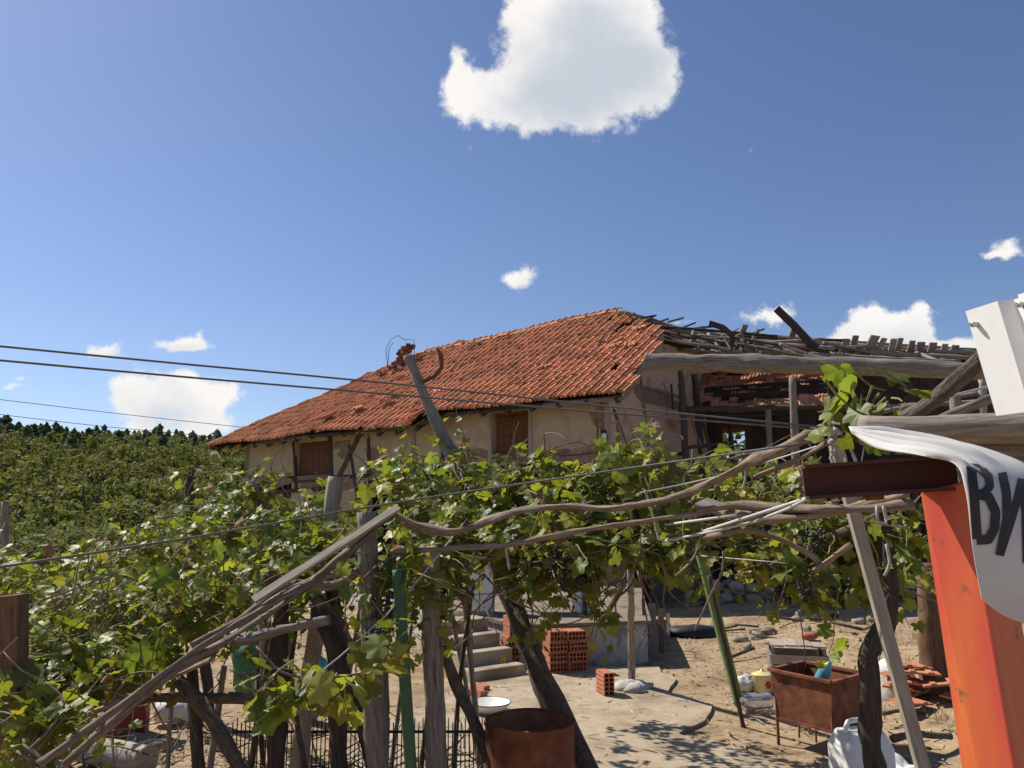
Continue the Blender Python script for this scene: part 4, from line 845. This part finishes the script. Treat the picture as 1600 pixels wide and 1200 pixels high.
    # --- loose props and single poles
    def pole(name, label, cat, pts, r, m, jit=.2, n=10, group=None, ground=True):
        q = [P(*p) for p in pts]
        if ground: q[-1] = ext(q[-2], q[-1]) if q[-1].z > 0 else q[-1]
        mb = MB(); mb.tube(q, r if isinstance(r, list) else [r]*len(q), n, jit, sub=.06); return tag(mb.build(name, m), label, cat, group)
    pole('leaning_pole', 'tall grey pole leaning above the vines with a bent rod on it', 'pole', [(638,556,6.2),(668,630,6.15),(700,700,6.1),(728,765,6.0),(745,810,5.95)], [.040,.044,.048,.05,.055], 'wood_grey', .3, 14)
    pole('bent_rod', 'bent rusty rod hooked onto the tall leaning pole', 'rod', [(660,597,6.1),(678,588,6.1),(690,575,6.1),(689,556,6.1),(682,544,6.1)], [.016,.018,.02,.022,.016], 'rust', .1, 8, ground=False)
    pole('prop_trunk', 'thick dark trunk propped slantwise behind the rusty barrel', 'prop', [(782,880,5.6),(815,975,5.2),(860,1080,4.95),(915,1195,4.75),(925,1220,4.7)], .058, 'bark')
    pole('crooked_branch', 'gnarled branch prop slanting under the left vines', 'branch', [(278,1062,4.3),(300,1085,4.3),(330,1120,4.25),(372,1195,4.2),(385,1220,4.2)], [.03,.036,.036,.04,.045], 'bark', .3)
    pole('dark_plank', 'dark plank leaning between the two thick pergola posts and the sack', 'plank', [(495,950,4.6),(535,1050,4.5),(575,1150,4.4),(600,1210,4.4)], .045, 'wood_dark', .1, 6)
    pole('thin_prop', 'thin dark branch leaning at the right of the thick post pair', 'prop', [(690,1010,4.7),(720,1085,4.7),(750,1150,4.6),(775,1215,4.6)], .034, 'bark')
    pole('green_pipe', 'dark green painted steel pipe standing between the thick posts', 'pipe', [(622,890,4.0),(632,1050,4.0),(642,1200,4.0)], .030, 'green_paint', 0, 16)
    pole('vine_stump', 'black gnarled dead vine trunk standing beside the white jerrycan', 'trunk', [(1372,770,4.05),(1385,850,4.05),(1392,930,4.0),(1378,985,4.0),(1358,1020,4.0),(1362,1100,4.0),(1366,1200,4.0)], [.034,.038,.034,.042,.038,.043,.046], 'wood_dark', .5, 12)
    pole('old_post', 'thick cracked old post at the right edge of the yard', 'post', [(1452,880,8.2),(1455,960,8.2),(1460,1085,8.2)], [.11,.12,.13], 'wood_brown', .18, 14)
    pole('crossed_stick', 'thick peeled stick leaning across the terrace front', 'stick', [(988,880,8.9),(965,930,9.3),(938,975,9.8)], .035, 'wood_dark', ground=False)
    p, q = P(1305,695,3.6), P(1442,1200,3.55); mb = MB(); mb.beam(p, ext(p,q), .055, .035, up=(0,-1,0)); tag(mb.build('leaning_plank', 'wood_pale'), 'long pale squared timber leaning beside the dead vine trunk', 'plank')
    # green steel angle
    p, q = P(1098,872,7.9), PZ(1158,1106); t = (q-p).normalized(); x = Vector((0,1,0)).cross(t).normalized(); y = t.cross(x); mb = MB(); m3 = Matrix((x,y,t)).transposed(); c = (p+q)/2; l = (q-p).length
    mb.box(c, (.085,.008,l), m3); mb.box(c+x*.04+y*.045, (.008,.085,l), m3); tag(mb.build('green_angle_iron', 'green_angle'), 'light green steel angle post leaning in the dry yard', 'post')
    p, q = P(17,930,3.75), P(16,1060,3.75); e = ext(p,q); mb = MB(); mb.beam(p, e, .115, .09, up=(0,1,0)); tag(mb.build('square_post', 'wood_brown'), 'squared brown timber post standing in the left vine leaves', 'post')
    pole('twisted_cane', 'crooked bare branch slanting from the dead trunk to the white sheet', 'branch', [(1545,545,2.6),(1500,590,2.65),(1440,640,2.75),(1380,665,2.9),(1320,672,3.0)], [.024,.029,.025,.02,.016], 'bark', .4, 10, ground=False)
    # ---- cables
    def cable(name, label, pts, r, m='wire'): mb = MB(); mb.tube([P(*p) for p in pts], r, 8, sub=.3); tag(mb.build(name, m), label, 'cable')
    cable('power_cable', 'upper of the two dark cables crossing the sky to the pergola knot', [(-150,525,2.6),(0,541,2.7),(300,570,3.0),(620,600,3.3),(960,636,3.3),(1290,668,3.0)], .0042)
    cable('power_cable', 'lower of the two dark cables crossing the sky to the pergola knot', [(-150,548,2.6),(0,563,2.7),(300,590,3.0),(620,617,3.3),(960,646,3.3),(1290,672,3.0)], .0042)
    cable('trellis_wire', 'thick twisted wire slanting over the left vines to the pergola knot', [(-120,905,2.6),(0,886,2.7),(300,840,3.2),(620,785,3.9),(960,735,3.7),(1290,688,3.0)], .0048)
    cable('far_line', 'upper thin power line far beyond the hill trees', [(-60,617,90),(200,648,100),(420,672,110)], .04); cable('far_line', 'lower thin power line far beyond the hill trees', [(-60,640,90),(150,665,100),(420,690,110)], .04)
poles()

# ------------------------------------------------------------------ grapevines
def leaf_mesh(name, seed, m, curl=1.):
    r_ = random.Random(seed); mb = MB(); n = 22; keys = [(0,1.0),(14,.83),(30,.60),(48,.86),(60,.80),(80,.55),(105,.72),(125,.62),(150,.52),(172,.25)]
    def rad_(a):
        a = abs(a)
        for i in range(len(keys)-1):
            if keys[i][0] <= a <= keys[i+1][0]: t = (a-keys[i][0])/(keys[i+1][0]-keys[i][0]); return keys[i][1]*(1-t)+keys[i+1][1]*t
        return .25
    droop_ = r_.uniform(.15,.6)*curl; fold = r_.uniform(-.05,.42)*curl; tw = r_.uniform(-.3,.3)
    def pt(r, a):
        x = r*math.sin(a); y = r*math.cos(a); z = fold*abs(x)-droop_*(r**2)*.55+tw*x*y+.06*math.sin(a*5+seed)*r; return (x, y, z)
    mb.v.append((0,0,0)); angs = [rad(-172+344*k/n) for k in range(n+1)]
    for ring in (.5, 1.):
        for a in angs: rr = rad_(math.degrees(a))*ring*(1+(r_.uniform(-.07,.07) if ring == 1 else 0)); mb.v.append(pt(rr, a))
    for k in range(n): mb.face([0, 1+k+1, 1+k], None, True); mb.face([1+k, 2+k, n+3+k, n+2+k], None, True)
    b = len(mb.v); mb.v += [(-.015,0,0),(.015,0,0),(.01,-.7,.25),(-.01,-.7,.25)]; mb.face([b,b+1,b+2,b+3])      # stalk
    me = mb.mesh(name); me.materials.append(MATS[m]); return me, mb
LEAF = [leaf_mesh('leaf', i, 'leaf') for i in range(9)]; LEAFY = [leaf_mesh('yellow_leaf', 40+i, 'leaf_yellow') for i in range(4)]; LEAFD = [leaf_mesh('dry_leaf', 60+i, 'leaf_dry', 2.2) for i in range(3)]
def leaf_mat4(p, out, s):
    n = (Vector((0,0,R.uniform(.25,1.0)))+out*R.uniform(.2,1.0)+Vector((R.gauss(0,.5),R.gauss(0,.5),R.gauss(0,.25)))).normalized()
    d = Vector((R.gauss(0,.6),R.gauss(0,.6),-R.uniform(.2,1.1))); y = (d-n*d.dot(n)).normalized(); x = y.cross(n)
    return Matrix.Translation(p) @ Matrix((x,y,n)).transposed().to_4x4() @ Matrix.Scale(s,4)
def vine(label, blobs, n_obj, base, size=(.055,.085), yellow=.06, canes=(), bunches=(), shoots=20, trunk=None):
    g = thing('grapevine', label, 'vine', base)
    items = []; st = MB(); grow = size[0] < .07
    for (px, py, rx, ry, d, dd, n) in blobs:
        for i in range(max(1, int(n*1.5/8 if grow else n/2))):
            while True:
                a, b, c = R.uniform(-1,1), R.uniform(-1,1), R.uniform(-1,1)
                if a*a+b*b+c*c < 1: break
            p = P(px+a*rx*.85, py+b*ry*.8, d); p.y += c*dd*.9
            if p.z < .35: p.z = .35+R.random()*.3
            out = Vector((a, c*.8-.3, .2-b*.6)).normalized()
            v = Vector((R.gauss(0,.8), R.gauss(0,.8), (R.uniform(0,1.1) if b < -.35 and R.random() < .5 else R.uniform(-1.1,.15)))).normalized(); k = R.randint(6,11) if grow else R.randint(2,4); step = R.uniform(.045,.075)
            q = [p-v*step*k*.5]; sz = R.uniform(*size)*(1.2 if R.random() < .15 else 1)
            for j in range(k):
                v = (v+Vector((R.gauss(0,.22),R.gauss(0,.22),R.gauss(0,.2)-.07))).normalized(); q.append(q[-1]+v*step); t = j/k
                if q[-1].z < .2: break
                if R.random() < .1: continue
                side = v.orthogonal().normalized(); side = Matrix.Rotation(R.random()*6.28,3,v) @ side; lp = q[-1]+side*sz*R.uniform(.5,.9)
                items.append((lp.y, lp, (out+side*.5), sz*(1.08-.55*t)*R.uniform(.8,1.15)))
            st.tube(q, [.0045-.003*j/len(q) for j in range(len(q))], 5, 0, False)
    items.sort(key=lambda t: t[0]-t[3]*8); rest = {'leaf': MB(), 'leaf_yellow': MB(), 'leaf_dry': MB()}
    for i, (_, p, out, s) in enumerate(items):
        m4 = leaf_mat4(p, out.normalized(), s); rv = R.random(); kind = 'leaf_yellow' if rv < yellow else ('leaf_dry' if rv > .975 else 'leaf'); me, mb = R.choice({'leaf': LEAF, 'leaf_yellow': LEAFY, 'leaf_dry': LEAFD}[kind])
        if i < n_obj: put('leaf', me, None, g, m4)
        else:
            t = rest[kind]; b = len(t.v); t.v += [m4 @ Vector(v) for v in mb.v]
            for f in mb.f: t.face([b+j for j in f], None, True)
    for k, t in rest.items():
        if t.v: stuff(t.build('foliage', k, g))
    if st.v: stuff(st.build('shoots', 'shoot', g))
    t = MB()                                                # old bare canes among the leaves
    for i in range(shoots):
        px, py, rx, ry, d, dd, n = R.choice(blobs); p = P(px+R.uniform(-.8,.8)*rx, py+R.uniform(-.6,.8)*ry, d); p.y += R.uniform(-.7,.7)*dd; q = [p]
        v = Vector((R.uniform(-1,1),R.uniform(-1,1),R.uniform(-.4,.5))).normalized()
        for j in range(5): v = (v+Vector((R.gauss(0,.4),R.gauss(0,.4),R.gauss(0,.3)-.05))).normalized(); q.append(q[-1]+v*.13)
        t.tube(q, [.006,.006,.005,.004,.003,.002], 5, .2, sub=.05)
    if t.v: stuff(t.build('bare_canes', 'cane', g))
    for pts, r in canes: mb = MB(); mb.tube([P(*p) for p in pts], [r*.66*R.uniform(.8,1.2) for _ in pts], 9, .6, sub=.035); mb.build('cane', 'cane', g)
    for (px, py, d, l) in bunches:
        c = P(px, py, d); mb = MB(); m = int(55*l/.16)
        for k in range(m):
            tt = (k+.5)/m; rr = .042*(1-tt)**.6+.008; a = R.random()*6.3; q = c+Vector((rr*math.cos(a),rr*math.sin(a),-tt*l)); mb.blob(q, R.uniform(.0075,.0105), 0, 0, 6, 4)
        stuff(mb.build('grape_bunch', 'grape', g))
    if trunk: mb = MB(); mb.tube([P(*p) for p in trunk[0]], trunk[1], 10, .4, sub=.05); mb.build('trunk', 'bark', g)
    return g
vine('dense green grapevine sprawling over the left side of the pergola', [
    (70,900,110,50,6.2,.6,150),(230,870,110,55,6.2,.7,200),(370,830,80,60,6.0,.6,190),(470,815,70,45,5.8,.5,140),(390,760,26,40,6.1,.25,28),(150,960,150,60,4.9,.5,210),(300,935,110,60,4.8,.5,190),(440,890,90,60,5.0,.5,170),
    (60,1040,80,70,4.2,.5,130),(170,1020,90,45,4.2,.4,100),(60,1130,60,40,3.6,.3,60),(20,1000,50,60,4.4,.5,70),(290,800,30,25,6.5,.3,40),(520,860,50,60,5.0,.4,90),(30,880,60,30,7,.6,70),(60,1090,90,60,3.9,.4,90),(20,1160,50,40,3.3,.25,30)], 300, (-2.6,5,0), yellow=.10, shoots=110,
    canes=((((60,1195,3.1),(200,1095,3.3),(300,1020,3.5),(400,958,3.7),(500,905,3.95),(560,893,4.1)),.020),(((100,1195,3.2),(250,1065,3.4),(345,1005,3.6),(440,945,3.8),(560,850,4.1),(615,797,4.2)),.022),
        (((30,1180,3.4),(120,1125,3.6),(230,1075,3.9),(345,1010,4.0)),.016),(((180,1075,4.2),(250,1065,4.0),(330,1030,3.8)),.015),(((560,893,4.1),(520,915,4.1),(440,920,4.0),(380,965,3.8),(300,1010,3.6)),.028),(((355,1005,3.7),(420,940,3.8),(500,895,4.0),(590,815,4.15)),.017)),
    trunk=([(455,900,4.9),(520,960,4.7),(545,1010,4.6),(575,985,4.4),(590,940,4.3)], .035))
vine('green grapevine hung with dark grapes along the middle of the pergola', [
    (640,760,60,45,5.6,.5,130),(740,770,90,45,5.4,.5,190),(850,775,80,45,5.2,.5,170),(960,760,60,50,5.0,.4,150),(985,710,28,35,5.0,.25,40),(700,830,90,40,4.9,.5,170),(830,840,100,40,4.8,.5,190),(960,840,80,45,4.7,.45,150),
    (620,890,45,60,4.25,.25,80),(690,900,55,60,4.5,.3,110),(850,900,60,45,4.8,.35,90),(1040,850,50,40,4.6,.35,70),(1060,790,40,30,4.9,.3,50),(1100,740,34,30,4.6,.2,28),(820,735,22,30,5.3,.2,20),(720,720,26,40,5.9,.25,36),(650,740,40,25,6,.3,40),(800,800,120,28,8.3,.8,190),(690,800,80,30,7.2,.8,120),(960,812,70,26,7.4,.7,90)], 300, (.2,5,0), yellow=.12, shoots=100,
    canes=((((612,800,4.2),(660,825,4.15),(720,830,4.1),(800,802,4.05),(870,792,4.0),(960,795,3.9),(1060,775,3.75),(1110,755,3.6),(1200,710,3.3),(1295,670,3.0)),.026),(((615,862,4.1),(700,858,4.1),(800,850,4.0),(900,830,3.9),(1000,815,3.8),(1100,800,3.7),(1140,790,3.65)),.020),
        (((1130,800,3.7),(1200,812,3.5),(1300,800,3.3),(1420,772,3.1)),.022),(((1090,800,3.7),(1150,790,3.6),(1250,797,3.4),(1345,795,3.2),(1430,790,3.1)),.030),(((1100,840,3.9),(1180,830,3.7),(1260,862,3.6),(1290,888,3.6)),.018),(((1272,892,3.6),(1330,850,3.5)),.018),
        (((800,885,4.6),(900,870,4.5),(960,880,4.5)),.010),(((1130,860,3.8),(1128,892,3.8),(1110,930,3.8),(1085,985,3.8)),.006),(((1098,825,3.9),(1085,870,3.9),(1055,900,3.9)),.007),(((1180,745,3.5),(1240,720,3.2),(1295,690,3.0)),.016)),
    bunches=((880,855,4.5,.24),(905,872,4.5,.16),(960,845,4.4,.14),(865,862,4.55,.15),(835,868,4.6,.12),(598,930,4.05,.30),(585,985,4.1,.14),(920,880,4.6,.12),(600,975,4.05,.16)),
    trunk=([(740,890,5.2),(770,870,5.1),(800,860,5.0)], .02))
vine('yellowing grapevine with dark bunches on the right of the pergola', [
    (1150,760,60,35,5.2,.4,70),(1260,840,80,40,4.6,.4,140),(1340,850,50,50,4.4,.35,110),(1240,885,50,40,4.4,.3,70),(1310,900,55,40,4.4,.3,80),(1420,830,30,40,4.0,.25,40),(1200,770,40,30,5.3,.3,40),(1420,890,25,40,5.0,.3,40),(1180,850,45,30,4.7,.3,45),(1250,750,14,30,5,.2,16)], 250, (2,4.6,0), yellow=.24, shoots=40,
    bunches=((1210,870,4.3,.20),(1228,890,4.3,.18),(1172,845,4.5,.14),(1255,885,4.1,.18),(1275,825,4.1,.12),(1312,905,4.1,.15)), trunk=([(1378,800,4.05),(1350,820,4.1),(1290,840,4.2)], .022))
vine('few large sunlit vine leaves hanging low before the sack', [(425,1085,40,40,3.3,.12,12),(510,1085,40,40,3.35,.12,14),(580,1050,12,10,3.5,.05,2),(600,1020,14,30,3.7,.1,6),(470,1060,40,20,3.4,.1,6)], 60, (-.9,3.3,0), size=(.075,.10), yellow=.3, shoots=0, canes=((((400,1010,3.4),(440,1050,3.35),(500,1060,3.35),(580,1050,3.5)),.006),))
vine('cluster of broad vine leaves beneath the long grey log', [(1335,620,34,26,2.5,.12,12),(1385,640,26,34,2.5,.12,10)], 40, (1.2,2.5,0), size=(.07,.095), yellow=.12, shoots=0, canes=((((1300,660,2.7),(1350,668,2.6),(1420,655,2.6)),.008),))

# ------------------------------------------------------------------ steel frame, banner, white sheet
def steel_and_banner():
    g = thing('steel_frame', 'orange painted steel post carrying a short dark maroon channel beam', 'steel post', (.95,1.55,0))
    tl, tr = P(1438,768,1.62), P(1508,752,1.52); bl, br = P(1502,1200,1.62), P(1585,1200,1.50); fr = P(1640,1200,1.62); ft = P(1555,752,1.62)
    mb = MB(); top = [tl,tr,ft]; low = [bl,br,fr]; top.append(tl+(ft-tr)); low.append(bl+(fr-br))
    e = [ext(a,b,-.05) for a,b in zip(top,low)]; b = len(mb.v); mb.v += top+e
    for i in range(4): j = (i+1)%4; mb.face([i,j,4+j,4+i])
    mb.face([3,2,1,0]); mb.face([4,5,6,7]); o = mb.build('post', 'orange_paint', g); bv = o.modifiers.new('b','BEVEL'); bv.width = .004; bv.segments = 2
    # channel: web and two flanges
    a, b = P(1258,754,1.62), P(1500,738,1.56); t = (b-a).normalized(); up = Vector((0,0,1)); y = t.cross(up).normalized()
    if y.y > 0: y = -y
    up = y.cross(t); up = up if up.z > 0 else -up; h = .060
    mb = MB(); mb.beam(a-y*.02, b-y*.02, .006, h, up=up); mb.build('beam_web', 'maroon_steel', g)
    for s_ in (-1,1): mb = MB(); mb.beam(a+up*(s_*(h/2+.002)), b+up*(s_*(h/2+.002)), .046, .007, up=up); mb.build('beam_flange', 'maroon_steel', g)
    mb = MB(); mb.tube([a.lerp(b,.44)-up*.03, a.lerp(b,.44)-up*.045], .018, 10); mb.build('bolt', 'rust', g)
    # banner: spanned between its upper edge and its hanging edge
    T = [(1326,667,1.72),(1390,672,1.70),(1460,682,1.66),(1540,700,1.60),(1620,735,1.54),(1700,800,1.50),(1760,880,1.48)]
    M_ = [(1328,671,1.70),(1400,688,1.62),(1470,700,1.55),(1530,722,1.50),(1580,770,1.46),(1620,860,1.44),(1640,972,1.44)]
    Lo = [(1332,677,1.70),(1372,700,1.62),(1430,710,1.54),(1490,724,1.48),(1508,765,1.45),(1520,850,1.44),(1534,935,1.44)]
    def cr(pts, t):
        x = t*(len(pts)-1); i = min(int(x), len(pts)-2); f = x-i; q = [Vector(pts[max(0,min(len(pts)-1,k))]) for k in (i-1,i,i+1,i+2)]
        return .5*((2*q[1])+(q[2]-q[0])*f+(2*q[0]-5*q[1]+4*q[2]-q[3])*f*f+(3*q[1]-q[0]-3*q[2]+q[3])*f**3)
    nu, nv = 60, 28; mb = MB()
    for i in range(nu+1):
        u = i/nu; A, B, C = cr(T,u), cr(M_,u), cr(Lo,u)
        for j in range(nv+1):
            v = j/nv; q = A*(1-v)*(1-2*v)+B*4*v*(1-v)+C*v*(2*v-1); p = P(q.x,q.y,q.z)
            p.y += .012*math.sin(v*11+u*3)*sm(.0,.3,u)*(1-.9*sm(.4,.62,u)); p += Vector((0,-.6,.8))*((.006*math.sin(v*23+u*2)+.004*math.sin(v*41-u*5))*sm(0,.15,u)*(1-sm(.35,.58,u)))+Vector((0,-1,0))*.005*noise.noise(Vector((u*4,v*3,3)))*sm(.5,.8,u); mb.v.append(p)
    for i in range(nu):
        for j in range(nv): b = i*(nv+1)+j; mb.face([b,b+1,b+nv+2,b+nv+1], None, True)
    bo = mb.build('banner', 'banner_cloth'); tag(bo, 'dirty white cloth banner with dark lettering draped over the steel beam', 'banner'); sub_ok(bo)
    so_ = bo.modifiers.new('s','SOLIDIFY'); so_.thickness = .0015; so_.offset = 1
    bvh = BVHTree.FromPolygons(mb.v, mb.f); eye = Vector((0,0,EYE))
    def stroke(name, pts, w):
        m = MB(); q = []
        for i in range(len(pts)-1):
            for k in range(6): t = k/6; q.append((pts[i][0]+(pts[i+1][0]-pts[i][0])*t, pts[i][1]+(pts[i+1][1]-pts[i][1])*t))
        q.append(pts[-1]); row = []
        for i, (x, y) in enumerate(q):
            a, c = q[max(i-1,0)], q[min(i+1,len(q)-1)]; dx, dy = c[0]-a[0], c[1]-a[1]; l = math.hypot(dx,dy) or 1; r_ = []
            for k in range(5):
                o = (k/4-.5)*w; xx, yy = x-dy/l*o, y+dx/l*o; hit = bvh.ray_cast(eye, ray(xx,yy).normalized())
                r_.append(hit[0]-ray(xx,yy).normalized()*.005 if hit[0] else None)
            row.append(r_)
        for i in range(len(row)-1):
            for k in range(4):
                c = [row[i][k],row[i][k+1],row[i+1][k+1],row[i+1][k]]
                if None in c: continue
                b = len(m.v); m.v += c; m.face([b,b+1,b+2,b+3], None, True)
        return m
    def letter(strokes):
        m = MB()
        for pts, w in strokes:
            s_ = stroke('x', pts, w); b = len(m.v); m.v += s_.v
            for f in s_.f: m.face([b+i for i in f], None, True)
        if m.v: m.build('letter', 'banner_ink', bo)
    letter([(((1517,728),(1521,760),(1524,800),(1527,842)),15),(((1514,730),(1532,732),(1545,745),(1547,760),(1538,770),(1524,772)),13),(((1524,772),(1545,776),(1556,800),(1554,825),(1545,843),(1526,844)),15)])
    letter([(((1566,738),(1573,770),(1574,810),(1562,868)),14),(((1564,862),(1578,820),(1590,780),(1597,748)),13),(((1598,748),(1604,800),(1606,880)),15)])
    letter([(((1630,780),(1634,840),(1636,910)),11),(((1630,785),(1655,800),(1655,840),(1634,850)),10)])
    # white profiled sheet
    dep = lambda x: 2.0-(x-1510)*.0022
    prof = [(1510,487,.0),(1512,486.4,-.006),(1562,470.5,-.006),(1570,468,.022),(1586,463,.022),(1594,460.5,-.006),(1660,439,-.006),(1668,436,.022),(1700,426,.022)]; dn = P(1558,650,2.0)-P(1510,487,2.0)
    g = thing('profiled_sheet', 'white profiled metal sheet screwed up at the right edge above the banner', 'metal sheet', tuple(P(1580,650,1.8)*Vector((1,1,0)))); mb = MB(); n = len(prof)
    for t_ in (0, .008):
        for k in (0, 1):
            for x, y, o_ in prof: mb.v.append(P(x,y,dep(x))+dn*k+Vector((o_+t_,0,0)))
    for i in range(n-1): mb.face([i,i+1,n+i+1,n+i]); mb.face([2*n+i,3*n+i,3*n+i+1,2*n+i+1]); mb.face([i,2*n+i,2*n+i+1,i+1]); mb.face([n+i,n+i+1,3*n+i+1,3*n+i])
    mb.face([0,n,3*n,2*n]); mb.build('sheet', 'white_sheet', g)
    for (x,y) in ((1524,507),(1597,476)):
        c = P(x,y,dep(x))-Vector((.008,0,0)); mb = MB(); rot = Matrix.Rotation(rad(-90),3,'Y'); mb.lathe([(0,.008),(.0045,.008),(.005,.003),(.0075,.002),(.0075,-.012)], c, 8, rot, False); mb.build('screw', 'screw', g)
    p, q = P(1585,640,1.95), P(1600,660,1.95); mb = MB(); mb.beam(P(1690,560,1.95), ext(P(1690,560,1.95),P(1700,800,1.95)), .07, .07); mb.build('stud', 'wood_grey', g)
steel_and_banner()

# ------------------------------------------------------------------ woods on the hillside
def crown_mesh(name, seed, n, rx, rz, leaf, conifer=False):
    r_ = random.Random(seed); mb = MB(); lobes = [(Vector((r_.gauss(0,.42)*rx, r_.gauss(0,.42)*rx, r_.uniform(.3,1.35)*rz)), r_.uniform(.35,.6)*rx) for _ in range(12)]
    for i in range(n):
        if conifer:
            t = r_.random()**.9; rr = rx*(1-t)**.5*(.72+.28*math.sin(t*17+seed))*math.sqrt(r_.uniform(.2,1))+.05; a = r_.random()*6.3; p = Vector((rr*math.cos(a), rr*math.sin(a), .12*rz+t*rz*1.9-rr*.18))
        else:
            c, lr = r_.choice(lobes); d = Vector((r_.gauss(0,1),r_.gauss(0,1),r_.gauss(0,1))).normalized(); p = c+d*lr*r_.uniform(.6,1.05)
        s = leaf*r_.uniform(.6,1.3); nn = ((Vector((math.cos(a), math.sin(a), .7)) if conifer else d)+Vector((r_.gauss(0,.4),r_.gauss(0,.4),r_.gauss(0,.4)))).normalized(); x = Matrix.Rotation(r_.random()*6.3,3,nn) @ nn.orthogonal().normalized(); y = nn.cross(x)
        b = len(mb.v); mb.v += [p-x*s-y*s*.5, p+y*s*.6-x*s*.2, p+x*s+y*s*.3, p+x*s*.3-y*s*.7]; mb.face([b,b+1,b+2,b+3])
    me = mb.mesh(name); me.materials.append(MATS['conifer_leaf' if conifer else 'tree_leaf']); return me, mb
def woods():
    cr_ = [crown_mesh('crown', 100+i, 3800, 2.9, 2.3, .17) for i in range(6)]; co_ = [crown_mesh('crown', 200+i, 2600, 3.3, 3.0, .30, True) for i in range(3)]
    tk = MB(); tk.tube([(0,0,-.5),(.1,0,1.2),(.05,.1,2.6)], [.20,.14,.07], 7, .2, sub=.3); tk.tube([(.1,0,1.2),(.7,.2,2.4)], [.08,.03], 5); tk.tube([(.1,0,1.3),(-.6,-.3,2.6)], [.08,.03], 5); tme = tk.mesh('trunk'); tme.materials.append(MATS['bark'])
    far = MB(); farc = MB(); pts = []
    lo = crown_mesh('far_crown', 300, 300, 2.7, 2.3, .40)[1]; lc = crown_mesh('far_conifer', 301, 260, 3.3, 3.0, .55, True)[1]
    for i in range(5200):
        az = rad(R.uniform(-47,-3)); r = math.sqrt(R.uniform(62**2, 460**2)) if R.random() < .72 else R.uniform(62,190); x, y = r*math.sin(az), r*math.cos(az); s = -x*.8+y*.45-8
        if s < 11 or s > 345: continue
        if y < 34 and x > -14: continue
        hp = Vector((x,y,0))-Vector((E1.x,E1.y,0)); a, w = hp.dot(U), hp.dot(NB)
        if -6 < a < LEN+5 and -6 < w < 16: continue
        pts.append((r, x, y, s))
    for i in range(26): 
        x, y = R.uniform(3,26), R.uniform(27,44); pts.append((math.hypot(x,y)-20, x, y, 0))
    for x, y in ((7.2,27),(8.6,26.3),(9.8,27.2),(11.3,26.6),(13,27),(15,26.5),(17.5,27),(20,27)): pts.append((5, x, y, 0))
    pts.sort(); nd, nc = 0, 0; used = []
    for (r, x, y, s) in pts:
        con = s > 215 and R.random() < min(.85, (s-205)/80); md = (2.3 if r < 120 else 2.9)
        if any(abs(x-u)<md and abs(y-v)<md for u,v in used[-900:]): continue
        used.append((x,y)); z = gz(x,y)-.2; sc = R.choice([.55,.7,.85,1.,1.15,1.4])*R.uniform(.85,1.15)*(.85 if r < 60 else 1.0)*(.9 if con else 1); 
        if con: sc *= .95
        m4 = Matrix.Translation((x,y,z)) @ Matrix.Rotation(R.random()*6.3,4,'Z') @ Matrix.Diagonal((sc*R.uniform(.85,1.15),sc*R.uniform(.85,1.15),sc*R.uniform(.85,1.2),1))
        if (con and nc < 110 and s > 250) or (not con and nd < 290):
            o = thing('conifer' if con else 'broadleaf_tree', 'dark conifer standing on the wooded ridge' if con else 'bushy green tree on the wooded hillside beyond the vines', 'tree', (0,0,0), 'conifers along the ridge' if con else 'trees on the near hillside')
            o.matrix_world = m4; PINV[o.name] = Matrix.Identity(4)
            me = R.choice(co_ if con else cr_)[0]; c = bpy.data.objects.new('crown', me); COL.objects.link(c); c.parent = o
            t = bpy.data.objects.new('trunk', tme); COL.objects.link(t); t.parent = o
            if con: nc += 1
            else: nd += 1
        else:
            t, src = (farc, lc) if con else (far, lo); b = len(t.v); t.v += [m4 @ Vector(v) for v in src.v]
            for f in src.f: t.face([b+k for k in f])
    for t, m, n, l in ((far,'tree_leaf','distant_wood','distant mixed green wood covering the hillside'),(farc,'conifer_leaf','distant_conifers','distant dark conifer wood on the upper hillside')):
        if t.v: o = stuff(t.build(n, m)); o['label'] = l; o['category'] = 'wood'
    print('trees', nd, nc, len(far.f), len(farc.f))
woods()
